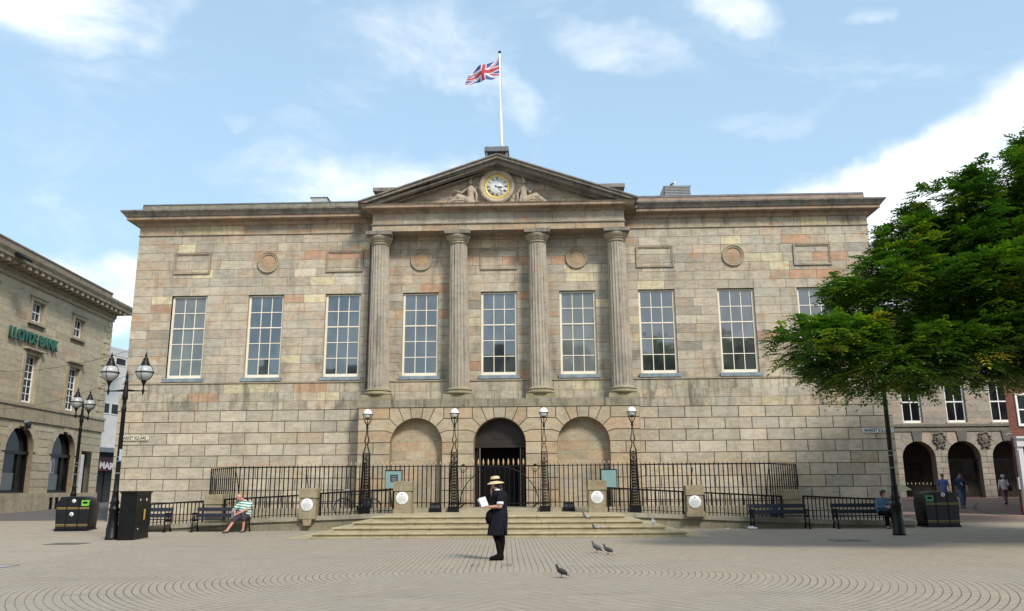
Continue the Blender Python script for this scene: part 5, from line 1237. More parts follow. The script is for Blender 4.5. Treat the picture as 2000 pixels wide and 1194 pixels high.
PALE=plain('pale_saddle',(.50,.52,.48),.5,.1)
f=MB(); f.loft([(.25,0,.90,.05,.03),(.26,0,.925,.13,.07),(.28,0,.945,.13,.075),(.29,0,.95,.10,.05)],14); f.build('saddle',PALE,bk,True)
f=MB(); f.tube([(-.345,-.24,.96),(-.33,-.12,.97),(-.345,0,.93),(-.33,.12,.97),(-.345,.24,.96)],.011,6); f.tube([(-.345,-.24,.96),(-.45,-.25,.95)],.014,6);f.tube([(-.345,.24,.96),(-.45,.25,.95)],.014,6); f.build('handlebar',PALE,bk,True)
f=MB(); f.loft([(.36,-.13,.30,.14,.05),(.37,-.13,.45,.16,.06),(.37,-.13,.62,.16,.06),(.37,-.13,.66,.13,.04)],10); f.build('pannier',plain('dark_pannier',(.02,.02,.03),.7),bk,True)
# overhead wires between bank and hall
wr=thing('overhead_wire',(-20,33,7),'thin overhead wire sagging between the bank and the hall, upper one','wire','overhead wires')
m_=MB(); p0,p1=BF(UY(38),0.05,7.1),Vector((-15.5,33.1,7.15)); m_.tube([tuple(p0.lerp(p1,k/14)-Vector((0,0,.9*(1-(2*k/14-1)**2)*.35))) for k in range(15)],.009,4); m_.build('cable',IRON,wr)
wr=thing('overhead_wire',(-20,33,5),'thin overhead wire sagging between the bank and the hall, lower one','wire','overhead wires')
m_=MB(); p0,p1=BF(UY(37),0.05,5.2),Vector((-15.5,33.1,6.1)); m_.tube([tuple(p0.lerp(p1,k/14)-Vector((0,0,.5*(1-(2*k/14-1)**2)))) for k in range(15)],.007,4); m_.build('cable',IRON,wr)
# scattered small things
r=thing('drinks_can',(8.62,28.25,0),'crumpled white and blue packet lying at the foot of the bench right of the steps','litter')
m_=MB(); m_.tube([(8.48,28.27,.045),(8.55,28.25,.055),(8.68,28.24,.05),(8.80,28.22,.04)],[.035,.06,.055,.03],7,smooth=False); m_.build('wrapper',plain('crumpled_wrapper',(.55,.57,.62),.5,.25,25),r)
r['category']='litter'; r.name='crumpled_packet'
r=thing('paper_scrap',(7.95,28.9,0),'tiny white paper scrap on the ground left of the right-hand benches','litter')
m_=MB(); m_.add([(7.9,28.9,.006),(8.0,28.88,.012),(8.02,28.95,.03),(7.92,28.96,.01)],[(0,1,2,3)]); m_.build('paper',WHITE,r)
r=thing('yellow_flyer',(12.12,24.5,1.3),'pale yellow crumpled flyer tied to the right-hand lamp post','flyer')
m_=MB(); m_.add([(11.98,24.50,1.44),(12.12,24.47,1.40),(12.30,24.44,1.30),(12.34,24.47,1.26),(12.10,24.42,1.25),(12.0,24.49,1.24),(12.05,24.44,1.33)],[(0,6,1),(1,6,4),(1,4,2),(2,4,3),(6,5,4),(0,5,6)]); m_.build('sheet',plain('pale_yellow_paper',(.52,.52,.30),.7,.1),r)
r=thing('orange_bottle',(9.75,29.75,.30),'orange drink bottle standing behind the railing right of the steps','bottle')
m_=MB(); m_.lathe((9.42,29.9,.33),[(.035,0),(.037,.03),(.037,.16),(.015,.21),(.015,.24)],10); m_.build('bottle_body',plain('orange_drink',(.45,.16,.02),.3),r)
r=thing('water_bottle',(-8.98,28.72,.438),'clear plastic water bottle with blue label on the bench beside the man','bottle')
m_=MB(); m_.lathe((-9.04,28.70,.438),[(.042,0),(.045,.02),(.045,.10),(.038,.12),(.045,.14),(.045,.26),(.018,.33),(.018,.36)],14); m_.build('bottle_body',plain('clear_bottle_plastic',(.42,.45,.48),.15),r)
m_=MB(); m_.lathe((-9.04,28.70,.438),[(.0465,.15),(.0465,.24)],14,ends=False); m_.build('bottle_label',plain('blue_label',(.20,.22,.50),.4),r)
r=thing('blue_bags',(10.0,29.8,.3),'dim blue shopping bags behind the railing right of the steps','bag')
m_=MB(); m_.loft([(9.83,29.85,.32,.14,.1),(9.83,29.85,.55,.16,.12),(9.83,29.85,.72,.10,.06)],10); m_.loft([(10.14,29.85,.31,.12,.1),(10.14,29.85,.5,.15,.11),(10.14,29.85,.68,.08,.06)],10); m_.build('bag_body',plain('dim_blue_bag',(.05,.09,.16),.6),r)
# ================================================================ people
SKIN=plain('skin',(.50,.27,.19),.55,.12,8); SKINR=plain('reddened_skin',(.50,.24,.17),.55,.15,8)
def hand(mb,w,d,up_,side,curl=.6,s=1.0,grip=False):
    # palm from wrist w along d; five fingers, the thumb leaving the side of the palm
    w=Vector(w); d=Vector(d).normalized(); n=Vector(up_).normalized(); x_=d.cross(n).normalized()*side
    pal=w+d*.045*s
    mb.cap(w,pal+d*.03*s,.022*s,.026*s,8); mb.ell(pal+d*.01*s,(.03*s,.03*s,.02*s),8)
    for i,(off,L) in enumerate(((-.027,.066),(-.009,.075),(.009,.070),(.026,.055))):
        b0=w+d*.08*s+x_*off*s; a1=curl*.5; k=(d*math.cos(a1)-n*math.sin(a1)); k2=(d*math.cos(a1+curl)-n*math.sin(a1+curl)); k3=(d*math.cos(a1+2*curl)-n*math.sin(a1+2*curl))
        p1=b0+k*L*.48*s; p2=p1+k2*L*.32*s; p3=p2+k3*L*.2*s
        mb.tube([b0,p1,p2,p3],[.0095*s,.0085*s,.008*s,.0065*s],6)
    t0=w+d*.025*s-x_*.024*s; t1=t0+(d*.6-x_*.6-n*.3).normalized()*.035*s; t2=t1+(d*.9-x_*.1-n*.4).normalized()*.03*s
    mb.tube([t0,t1,t2],[.012*s,.0105*s,.008*s],6)
def head(mb,c,f,tilt=0,s=1.0,ears=True):
    # f: facing direction; face with brow, nose, mouth, chin and ears
    c=Vector(c); f=Vector(f).normalized(); u_=Vector((0,0,1)); sd_=f.cross(u_).normalized(); u_=sd_.cross(f).normalized()
    Rm=Matrix((sd_,f,u_)).transposed()
    L=lambda a,b,z:c+sd_*a*s+f*b*s+u_*z*s
    mb.ell(L(0,-.008,.025),(.075*s,.092*s,.090*s),16,rot=Rm); mb.ell(L(0,.018,-.035),(.058*s,.068*s,.075*s),14,rot=Rm); mb.ell(L(0,.055,-.085),(.028*s,.022*s,.022*s),8,rot=Rm)
    mb.cap(L(0,.085,.01),L(0,.105,-.022),.010*s,.014*s,8); mb.ell(L(0,.083,-.052),(.024*s,.010*s,.008*s),8,rot=Rm); mb.ell(L(0,.083,.022),(.045*s,.010*s,.009*s),8,rot=Rm)
    for q in (-1,1):
        if ears: mb.ell(L(q*.076,-.005,-.01),(.010*s,.018*s,.028*s),8,rot=Rm)
        mb.ell(L(q*.033,.066,-.03),(.018*s,.018*s,.02*s),8,rot=Rm)
    return L
def eyes(L,par,s=1.0):
    e=MB()
    for q in (-1,1): e.ell(L(q*.03,.082,.002),(.011*s,.008*s,.007*s),8)
    e.build('eyes',plain('eye_dark',(.05,.04,.035),.3) if 'eye_dark' not in bpy.data.materials else bpy.data.materials['eye_dark'],par,True)
def V(*a): return Vector(a)
# --- woman in navy dress and straw hat (local frame: she faces -x, slightly away)
NAVY=plain('navy_dress_cloth',(.006,.007,.013),.8,.2,14,spec=.2); BLKC=plain('black_cloth',(.005,.005,.006),.85,.2,10,spec=.1); STRAW=plain('straw',(.62,.49,.27),.8,.15,60); WHC=plain('white_cloth',(.75,.75,.76),.8,.06,20)
W_=thing('person',(.72,16.83,0),'woman in navy dress and straw hat eating while she reads a paper before the steps','person')
b=MB(); fdir=V(-.93,.36,-.12)
Lh=head(b,(-.05,.02,1.475),(-.90,.30,-.35),s=.95); b.cap((.015,0,1.30),(-.03,.01,1.40),.052,.048)
b.loft([(.03,0,.80,.12,.10),(.03,0,.92,.12,.10),(.03,0,1.05,.105,.09),(.03,0,1.18,.135,.11),(.02,0,1.28,.15,.11),(.02,0,1.335,.10,.07)],14)
# near arm (her left) bent forward holding the paper, far arm raised to the mouth
b.cap((.045,-.16,1.28),(.05,-.20,1.04),.048,.042); b.cap((.05,-.20,1.04),(-.17,-.17,1.03),.040,.027); hand(b,(-.17,-.17,1.03),(-1,.1,.15),(0,0,1),1,.5)
b.cap((.0,.15,1.27),(-.05,.20,1.06),.046,.040); b.cap((-.05,.20,1.06),(-.135,.09,1.30),.038,.026); hand(b,(-.135,.09,1.30),(.0,-.30,1),(-1,0,0),-1,.7,.95)
# legs: weight on the near leg, feet crossed
for (h_,k_,a_,t_) in (((.06,-.05,.82),(.075,-.05,.47),(.055,.02,.09),(-.12,.0,.03)),((-.01,.08,.82),(-.07,.02,.47),(.03,-.06,.09),(-.11,-.09,.03))):
    b.cap(h_,k_,.072,.050); b.cap(k_,((k_[0]+a_[0])/2+.02,(k_[1]+a_[1])/2,(k_[2]+a_[2])/2+.06),.054,.052); b.cap(((k_[0]+a_[0])/2+.02,(k_[1]+a_[1])/2,(k_[2]+a_[2])/2+.06),a_,.052,.034); b.cap(a_,t_,.034,.026)
o=b.build('body',SKIN,W_,True); remesh(o,.007,2); eyes(Lh,o)
b=MB(); b.loft([(-.02,-.0,.475,.205,.165),(-.012,0,.60,.195,.165),(.005,0,.76,.188,.16),(.018,0,.88,.178,.15),(.03,0,1.0,.150,.125),(.035,0,1.12,.150,.125),(.03,0,1.24,.165,.128),(.025,0,1.31,.150,.10),(.015,0,1.355,.075,.06)],24)
b.cap((.04,-.145,1.29),(.048,-.19,1.12),.066,.062); b.cap((0,.14,1.28),(-.04,.18,1.13),.066,.060)
for k in range(5): b.cap((-.17+.085*k,-.135-.02*(k%2),.50),(-.10+.05*k,-.125,.86),.022,.010)
o=b.build('dress',NAVY,W_,True); remesh(o,.010,2)
b=MB(); b.tube([(.048,-.188,1.125),(.049,-.195,1.075)],[.068,.066],14); b.tube([(-.04,.18,1.13),(-.05,.19,1.09)],[.064,.062],12); b.build('sleeve_cuff',WHC,W_,True)
b=MB(); b.loft([(.0,0,1.335,.072,.062),(-.012,.002,1.375,.062,.058),(-.012,.002,1.38,.05,.048)],16); b.build('collar',WHC,W_,True)
b=MB()
for (k_,m1,a_) in (((.075,-.05,.50),(.085,-.015,.34),(.055,.02,.10)),((-.065,.02,.50),(-.005,-.02,.34),(.03,-.06,.10))): b.cap((k_[0],k_[1],k_[2]+.14),k_,.070,.062); b.cap(k_,m1,.062,.057); b.cap(m1,a_,.057,.044); b.cap(a_,(a_[0]-.14,a_[1]-.02,.05),.046,.036)
o=b.build('tights',BLKC,W_,True); remesh(o,.010,1)
for a_,t_ in (((.065,.02,.05),(-.14,.0,.035)),((.04,-.06,.05),(-.13,-.095,.035))):
    b=MB(); b.cap(a_,t_,.048,.040); b.box(min(a_[0],t_[0])-.03,max(a_[0],t_[0])+.04,a_[1]-.04 if a_[1]<0 else -.03,a_[1]+.02 if a_[1]<0 else .05,0,.02); b.cap((a_[0],a_[1],.06),(a_[0],a_[1],.115),.046,.042); b.build('shoe',BLKC,W_,True)
HT=Lh(0,-.012,.055); 
b=MB(); b.lathe((0,0,0),[(.172,-.045),(.174,-.040),(.150,-.022),(.105,.0),(.098,.02),(.097,.06),(.085,.095),(.05,.108),(.001,.110)],28,ends=False); b.lathe((0,0,0),[(.172,-.047),(.148,-.028),(.10,-.006)],28,ends=False)
o=b.build('straw_hat',STRAW,W_,True); o.location=HT; o.rotation_euler=(0,-.10,.3)
b=MB(); b.lathe((0,0,0),[(.103,.0),(.100,.05),(.098,.052)],28,ends=False); b.cap((.09,-.05,.02),(.14,-.08,.0),.018,.012); b.cap((.09,-.05,.02),(.10,-.11,.01),.016,.010); o2=b.build('hat_band',BLKC,o,True)
HAIR=plain('dark_hair',(.02,.013,.01),.6,.3,30)
b=MB(); b.ell((-.02,.0,1.49),(.085,.082,.085),12); b.ell((.03,-.0,1.43),(.062,.066,.075),10); b.cap((.045,0,1.42),(.085,-.01,1.24),.045,.028); o=b.build('hair',HAIR,W_,True)
PR=thing('reading_paper',(.42,16.68,1.07),'folded white paper held up by the woman in the straw hat','paper')
b=MB(); b.obox((.44,16.62,1.13),(.062,.02,.018),(.004,.012,0),(-.035,0,.085)); b.obox((.425,16.645,1.115),(.062,.022,.022),(.004,.010,0),(-.045,0,.075)); b.build('sheet',plain('printed_white_paper',(.72,.73,.78),.7,.08,40),PR)
HB=thing('handbag',(.55,16.75,.9),'soft black bag hanging at the front of the woman in the straw hat','handbag')
b=MB(); b.loft([(.55,16.80,.70,.06,.09),(.545,16.80,.80,.085,.12),(.555,16.80,.92,.07,.10),(.58,16.80,.98,.03,.05)],12); b.build('bag_body',BLKC,HB)
b=MB(); b.tube([(.58,16.74,.97),(.64,16.70,1.10),(.70,16.68,1.20)],.010,6); b.build('strap',BLKC,HB)
# --- seated man in striped shirt (faces the camera, slumped, one leg stretched)
Mn=thing('person',(-8.62,28.66,0),'bald man slumped on a bench in green and white striped shirt and dark shorts','person')
b=MB(); Lm=head(b,(-.17,-.14,1.155),(-.45,-.75,-.55),s=1.02); b.cap((-.02,-.02,1.02),(-.13,-.09,1.10),.062,.058)
b.loft([(.03,.02,.44,.18,.14),(.02,.0,.60,.185,.15),(.01,.0,.78,.19,.145),(-.01,.0,.93,.19,.12),(-.03,-.01,1.02,.11,.08)],16)
b.cap((-.21,-.02,.95),(-.34,-.05,.72),.050,.044); b.cap((-.34,-.05,.72),(-.25,-.24,.55),.042,.030); hand(b,(-.25,-.24,.55),(.45,-.5,-.3),(0,0,1),-1,.7,1.05)
b.cap((.19,-.02,.95),(.13,-.2,.74),.052,.046); b.cap((.13,-.2,.74),(-.15,-.30,.60),.044,.031); hand(b,(-.15,-.30,.60),(-.6,-.3,-.35),(0,0,1),1,.7,1.05)
b.cap((.10,.0,.50),(.14,-.42,.50),.095,.066); b.cap((.14,-.42,.50),(.13,-.40,.10),.060,.038); b.cap((.13,-.40,.08),(.12,-.56,.04),.036,.030)
b.cap((-.06,.0,.50),(-.14,-.48,.44),.095,.066); b.cap((-.14,-.48,.44),(-.21,-.92,.12),.060,.038); b.cap((-.21,-.92,.10),(-.27,-1.06,.06),.036,.030)
o=b.build('body',SKINR,Mn,True); remesh(o,.008,2); eyes(Lm,o)
m,t=mat('green_white_stripes'); v=t.new('ShaderNodeTexCoord').outputs['Object']; x,y,z=t.sep(v); st_=t.ramp(t.m('ABSOLUTE',t.m('SUBTRACT',t.m('FRACT',t.m('DIVIDE',t.m('ADD',z,t.m('MULTIPLY',x,.12)),.085)),.5)),.22,.27); P(t,t.mix(st_,(.72,.74,.72),(.02,.27,.20)),.8); STR=m
b=MB(); b.loft([(.03,.02,.50,.20,.165),(.02,.0,.62,.215,.18),(.01,-.01,.76,.215,.175),(-.01,.0,.90,.215,.15),(-.02,-.01,.99,.18,.11),(-.04,-.02,1.05,.085,.07)],20)
b.cap((-.19,-.01,.955),(-.29,-.04,.80),.082,.078); b.cap((.18,-.01,.955),(.15,-.13,.80),.084,.080)
o=b.build('striped_shirt',STR,Mn,True); remesh(o,.012,2)
DKS=plain('dark_plum_shorts',(.035,.022,.032),.8,.2,10)
b=MB(); b.loft([(.03,.03,.42,.19,.16),(.03,.02,.54,.20,.17)],16); b.cap((.10,.0,.51),(.14,-.40,.49),.115,.092); b.cap((.14,-.40,.49),(.135,-.42,.42),.092,.085); b.cap((-.06,.0,.51),(-.145,-.50,.43),.115,.090); b.cap((-.1,-.44,.45),(-.16,-.60,.36),.09,.082)
o=b.build('shorts',DKS,Mn,True); remesh(o,.012,2)
for p_,q_ in (((.13,-.40,.035),(.12,-.58,.03)),((-.215,-.93,.045),(-.29,-1.09,.05))):
    b=MB(); b.cap(p_,q_,.045,.042); b.build('shoe',plain('grey_sandal',(.08,.075,.07),.7) if 'grey_sandal' not in bpy.data.materials else bpy.data.materials['grey_sandal'],Mn,True)
# --- seated woman in denim jacket looking at a phone
DEN=plain('blue_denim',(.065,.12,.20),.85,.25,14); RUST=plain('auburn_hair',(.06,.02,.012),.6,.3,30)
Wn=thing('person',(13.12,28.62,0),'woman in denim jacket sitting under the tree and looking at her phone','person')
b=MB(); Lw=head(b,(.02,-.13,1.135),(.35,-.80,-.50),s=.96); b.cap((0,-.01,.99),(.01,-.08,1.07),.05,.05)
b.loft([(0,.02,.44,.17,.13),(0,.02,.60,.155,.12),(0,.0,.80,.16,.12),(0,.0,.93,.16,.10),(0,-.01,1.0,.09,.07)],14)
b.cap((-.17,-.01,.92),(-.22,-.14,.68),.044,.038); b.cap((-.22,-.14,.68),(.03,-.34,.72),.036,.026); hand(b,(.03,-.34,.72),(.8,-.3,.2),(0,0,1),1,.7,.92)
b.cap((.17,-.01,.92),(.24,-.16,.70),.044,.038); b.cap((.24,-.16,.70),(.19,-.36,.74),.036,.026); hand(b,(.19,-.36,.74),(-.3,-.6,.3),(0,0,1),-1,.8,.92)
for q in (-1,1): b.cap((q*.08,.0,.50),(q*.10+.03,-.42,.50),.085,.06); b.cap((q*.10+.03,-.42,.50),(q*.11+.05,-.40,.08),.055,.034); b.cap((q*.11+.05,-.40,.07),(q*.11+.06,-.56,.04),.034,.028)
o=b.build('body',SKIN,Wn,True); remesh(o,.008,2); eyes(Lw,o)
b=MB(); b.loft([(0,.02,.50,.19,.15),(0,.01,.64,.175,.14),(0,.0,.80,.185,.14),(0,.0,.92,.18,.115),(0,-.01,1.0,.10,.08)],18); b.cap((-.165,-.01,.92),(-.22,-.14,.69),.068,.060); b.cap((-.22,-.14,.69),(-.05,-.28,.71),.056,.05); b.cap((.165,-.01,.92),(.24,-.16,.70),.068,.060); b.cap((.24,-.16,.70),(.21,-.28,.73),.056,.05)
o=b.build('denim_jacket',DEN,Wn,True); remesh(o,.012,2)
b=MB()
for q in (-1,1): b.cap((q*.08,.0,.50),(q*.10+.03,-.42,.50),.10,.075); b.cap((q*.10+.03,-.42,.50),(q*.11+.05,-.40,.12),.07,.055)
o=b.build('trousers',BLKC,Wn,True); remesh(o,.012,2)
for q in (-1,1):
    b=MB(); b.cap((q*.11+.05,-.39,.035),(q*.11+.06,-.58,.03),.042,.038); b.build('shoe',plain('black_white_shoe',(.10,.10,.10),.6) if 'black_white_shoe' not in bpy.data.materials else bpy.data.materials['black_white_shoe'],Wn,True)
b=MB(); c_=Lw(0,-.03,.05); b.ell(c_,(.092,.10,.085),12); b.ell(Lw(-.05,-.03,-.02),(.04,.06,.08),8); b.ell(Lw(.05,-.03,-.02),(.04,.06,.08),8); b.ell(Lw(0,-.075,-.01),(.07,.05,.08),8); b.build('hair',RUST,Wn,True)
ph=thing('mobile_phone',(13.25,28.22,.77),'dark phone held by the seated woman in the denim jacket','phone')
b=MB(); b.obox((13.25,28.20,.775),(.035,0,0),(0,.035,.02),(0,-.003,.006)); b.build('phone_body',BLKC,ph)
# --- walkers
def walker(loc,rz,H,label,top,bot,shoe,hair,stride=.22,long=False,sk=SKIN,arm=.12,capp=None,glasses=False,belly=0,tw=1.0):
    r=thing('person',loc,label,'person',None,rz); s=H/1.72; r.scale=(s,s,s)
    b=MB(); L=head(b,(0,.03,1.585),(0,1,-.12)); b.cap((0,0,1.40),(0,.015,1.50),.056,.052)
    b.loft([(0,0,.88,.16*tw,.11),(0,.0,1.02,.14*tw,.105),(0,.0,1.2,.165*tw,.115),(0,0,1.34,.175*tw,.105),(0,0,1.42,.09,.06)],16)
    arms=[]
    for q in (-1,1):
        sw=arm*q; el=(q*.235*tw,-sw*.5-.02,1.12); wr_=(q*.235*tw,-sw*1.3+.08,.88)
        b.cap((q*.185*tw,0,1.36),el,.048,.040); b.cap(el,wr_,.038,.026); hand(b,wr_,(0,.25,-1),(q,0,0),-q,.5); arms.append(((q*.185*tw,0,1.36),el,wr_))
    legs=[]
    for q in (-1,1):
        f_=q*stride; kn=(q*.095,f_*.55+.05,.50); an=(q*.09,f_*1.0-.03 if f_>0 else f_*1.25,.085 if f_>0 else .14)
        b.cap((q*.09,0,.90),kn,.085,.058); b.cap(kn,an,.054,.034); to=(an[0],an[1]+.15,.035 if f_>0 else .05); b.cap(an,to,.034,.028); legs.append(((q*.09,0,.90),kn,an,to))
    o=b.build('body',sk,r,True); remesh(o,.010,2); eyes(L,o)
    b=MB(); b.loft([(0,0,.86,.18*tw,.135+belly),(0,.01,1.0,.165*tw,.13+belly),(0,.0,1.2,.19*tw,.14),(0,0,1.33,.195*tw,.125),(0,0,1.41,.13,.09),(0,.01,1.45,.07,.065)],18)
    for a0,el,wr_ in arms:
        b.cap(a0,el if long else tuple(Vector(a0).lerp(Vector(el),.85)),.066,.058)
        if long: b.cap(el,tuple(Vector(el).lerp(Vector(wr_),.85)),.055,.045)
    o=b.build('top',top,r,True); remesh(o,.012,2)
    b=MB(); b.loft([(0,0,.84,.15,.12),(0,0,.95,.165*tw,.125)],16)
    for h_,kn,an,to in legs: b.cap(h_,kn,.10,.078); b.cap(kn,(an[0],an[1],an[2]+.03),.075,.06)
    o=b.build('trousers',bot,r,True); remesh(o,.014,2)
    for h_,kn,an,to in legs: b=MB(); b.cap((an[0],an[1],an[2]-.03),to,.045,.038); b.build('shoe',shoe,r,True)
    b=MB(); b.ell(L(0,-.02,.045),(.083,.098,.082),12); 
    if hair is not None and hair!='bald': b.build('hair',hair,r,True)
    if glasses:
        b=MB(); b.box(-.065,.065,L(0,.09,0).y,L(0,.105,0).y,L(0,0,.0).z-.012,L(0,0,0).z+.022); b.build('sunglasses',BLKC,r,True)
    return r,L
BLUE=plain('cornflower_polo',(.12,.19,.50),.8,.12,14); JEAN=plain('washed_jeans',(.10,.17,.27),.85,.25,12); BROWNH=plain('brown_hair',(.045,.03,.02),.7,.3,30); BRSH=plain('brown_shoe',(.05,.03,.02),.6,.2)
g1=g(22.3,43.3)
walker((22.2,43.2,g1),R(170),1.74,'man in plain blue polo shirt and sunglasses walking behind the right-hand bin',BLUE,JEAN,BRSH,BROWNH,glasses=True,belly=.02)
nav=plain('navy_tshirt',(.025,.055,.12),.8,.2,12)
r,L=walker((23.0,43.0,g(23,43)),R(160),1.76,'man in dark blue top and jeans carrying a blue rucksack by the arches',nav,JEAN,BRSH,BROWNH,stride=.28)
bp=thing('rucksack',(23.0,43.0,g(23,43)+1.1),'bright blue rucksack on the back of the man in jeans by the arches','rucksack',None,R(160))
b=MB(); b.loft([(-.02,-.24,.02,.14,.09),(-.02,-.25,.2,.16,.11),(-.02,-.24,.42,.15,.10),(-.02,-.22,.5,.08,.06)],12); b.build('pack',plain('bright_blue_nylon',(.06,.22,.45),.6),bp,True)
b=MB(); b.tube([(-.13,-.14,.38),(-.14,.0,.36),(-.13,.13,.2),(-.14,0,-.02)],.016,5); b.tube([(.10,-.14,.38),(.12,.0,.36),(.12,.13,.2),(.12,0,-.02)],.016,5); b.build('strap',BLKC,bp,True)
b=MB(); b.tube([(.02,.128,.20),(-.03,.14,.08),(-.08,.135,.0)],[.01,.03,.008],6); b.build('shirt_print',WHC,bp,True)
MAUVE=plain('mauve_trousers',(.22,.10,.14),.8,.15,12)
WHH=plain('white_hair',(.62,.61,.58),.8,.1,30)
gy=g(26.9,46.0)
r,L=walker((26.9,46.2,gy),R(-12),1.60,'white-haired woman in white blouse and mauve trousers walking away past the arches',WHC,MAUVE,BLKC,None,long=True,stride=.24)
b=MB(); b.ell(L(0,-.02,.05),(.115,.115,.095),14); b.ell(L(0,-.05,-.01),(.10,.085,.075),12); b.build('hair',WHH,r,True)
sbg=thing('shoulder_bag',(27.1,46.1,gy+.8),'dark navy bag on the shoulder of the white-haired woman','handbag')
b=MB(); b.loft([(27.13,46.05,gy+.72,.09,.05),(27.13,46.05,gy+.9,.13,.07),(27.12,46.05,gy+1.03,.08,.04)],10); b.build('bag_body',plain('navy_bag',(.015,.015,.04),.6),sbg)
b=MB(); b.tube([(27.12,46.0,gy+1.0),(27.05,46.0,gy+1.28),(26.95,46.1,gy+1.30)],.012,5); b.build('strap',BLKC,sbg)
# red flowers by the corner of the hall
# ================================================================ pigeons and gull
PG=[('slate',plain('slate_feathers',(.075,.085,.11),.7,.3,40)),('dark',plain('dark_feathers',(.025,.027,.03),.7,.4,40)),('green',plain('grey_green_feathers',(.05,.06,.055),.7,.35,40)),('white',plain('white_feathers',(.62,.63,.64),.7,.1,40)),('pale',plain('pale_grey_feathers',(.30,.32,.36),.7,.3,40))]
FE={k:v for k,v in PG}; LEG=plain('pink_bird_leg',(.30,.07,.06),.6); BEAK=plain('dark_beak',(.04,.035,.035),.5)
def pigeon(loc,rz,label,body,wing,tail,pitch=.45,s=1.0,hd=None,name='pigeon',cat='pigeon',group='pigeons on and before the steps'):
    s*=.74; r=thing(name,loc,label,cat,group,rz); r.scale=(s,s,s)
    # local frame: beak towards +x
    b=MB(); ax=Vector((math.cos(pitch),0,math.sin(pitch))); c=Vector((0,0,.145))
    Rm=Matrix.Rotation(-pitch,3,'Y')
    b.ell(c,(.105,.058,.062),14,rot=Rm); b.ell(c+ax*.055+Vector((0,0,-.002)),(.058,.052,.055),12,rot=Rm); nk=c+ax*.09; hd_=nk+Vector((.022,0,.088))
    b.cap(nk-ax*.01,hd_,.038,.024); b.ell(hd_+Vector((.006,0,.006)),(.030,.025,.026),10); b.cap(c-ax*.08,c-ax*.15-Vector((0,0,.004)),.030,.016)
    o=b.build('body',body,r,True); remesh(o,.006,2)
    w_=MB()
    for q in (-1,1): w_.ell(c+Vector((-.03,q*.045,.008))-ax*.01,(.105,.018,.042),10,rot=Matrix.Rotation(-pitch*.9,3,'Y'))
    w_.build('wings',wing,r,True)
    t_=MB(); p0=c-ax*.10; p1=c-ax*.215; t_.add([p0+V(0,-.022,.0),p0+V(0,.022,0),p1+V(0,.034,-.004),p1+V(0,-.034,-.004),p0+V(0,-.022,.014),p0+V(0,.022,.014),p1+V(0,.034,.004),p1+V(0,-.034,.004)],[(0,3,2,1),(4,5,6,7),(0,1,5,4),(1,2,6,5),(2,3,7,6),(3,0,4,7)]); t_.build('tail',tail,r,True)
    l=MB()
    for q,fx in ((-.022,.018),(.022,-.012)):
        l.tube([(.0,q,.10),(fx*.4,q,.055),(fx,q,.008)],[.009,.0055,.0045],6)
        for a in (-.5,0,.5): l.tube([(fx,q,.006),(fx+.032*math.cos(a),q+.032*math.sin(a),.004)],.0035,5)
        l.tube([(fx,q,.006),(fx-.018,q,.004)],.0035,5)
    l.build('legs',LEG,r,True)
    k=MB(); k.tube([hd_+V(.028,0,.004),hd_+V(.055,0,-.006)],[.007,.002],6); k.build('beak',BEAK,r,True)
    e=MB()
    for q in (-1,1): e.ell(hd_+V(.014,q*.023,.010),(.005,.003,.005),6)
    e.build('eyes',GILT,o,True)
pigeon((2.79,18.55,0),R(180),'slate-blue pigeon standing upright, left of the pair on the paving',FE['slate'],FE['slate'],FE['dark'],.55,1.12)
pigeon((2.99,17.97,0),R(180),'dark green-grey pigeon with white tail tip, right of the pair on the paving',FE['green'],FE['green'],FE['white'],.42,1.05)
pigeon((1.88,13.48,0),R(172),'dark speckled pigeon alone on the paving, nearest to the camera',FE['dark'],FE['dark'],FE['dark'],.50,.95)
pigeon((2.98,25.72,.42),R(185),'dark pigeon perched high on the steps, below the right landing pier',FE['slate'],FE['pale'],FE['dark'],.55,1.1)
pigeon((3.20,24.68,.145),R(170),'pigeon with pale wing bending low on the lowest step',FE['dark'],FE['pale'],FE['dark'],.08,1.1)
pigeon((4.96,25.30,.285),R(95),'pale grey and white pigeon seen from behind near the right end of the steps',FE['pale'],FE['white'],FE['pale'],.4,1.1)
pigeon((8.12,D+3.35,15.27),R(20),'white seagull with dark wing perched on the louvred roof vent','x','x','x') if False else None
pigeon((8.10,D+3.5,15.22),R(10),'white seagull with dark grey wing perched on the louvred roof vent',FE['white'],FE['dark'],FE['dark'],.5,1.55,name='seagull',cat='seagull',group=None)
# ================================================================ tree
BARK=plain('grey_brown_bark',(.07,.055,.04),.9,.35,9,bs=.6)
m,t=mat('robinia_leaves'); a=t.new('ShaderNodeVertexColor',layer_name='Col'); b_=t.new('ShaderNodeBsdfPrincipled'); t.l.new(a.outputs[0],b_.inputs['Base Color']); b_.inputs['Roughness'].default_value=.5; b_.inputs['Specular IOR Level'].default_value=.3
tr_=t.new('ShaderNodeBsdfTranslucent'); t.put(tr_.inputs[0],t.mix(1,a.outputs[0],(1.5,1.7,.5),'MULTIPLY')); mx=t.new('ShaderNodeMixShader'); mx.inputs[0].default_value=.24; t.l.new(b_.outputs[0],mx.inputs[1]); t.l.new(tr_.outputs[0],mx.inputs[2]); t.l.new(mx.outputs[0],t.new('ShaderNodeOutputMaterial').inputs[0]); LEAF=m
tree=thing('robinia_tree',(15.4,19.3,0),'large green broadleaf tree whose crown fills the upper right of the picture','tree')
tr=MB(); rt_=random.Random(11)
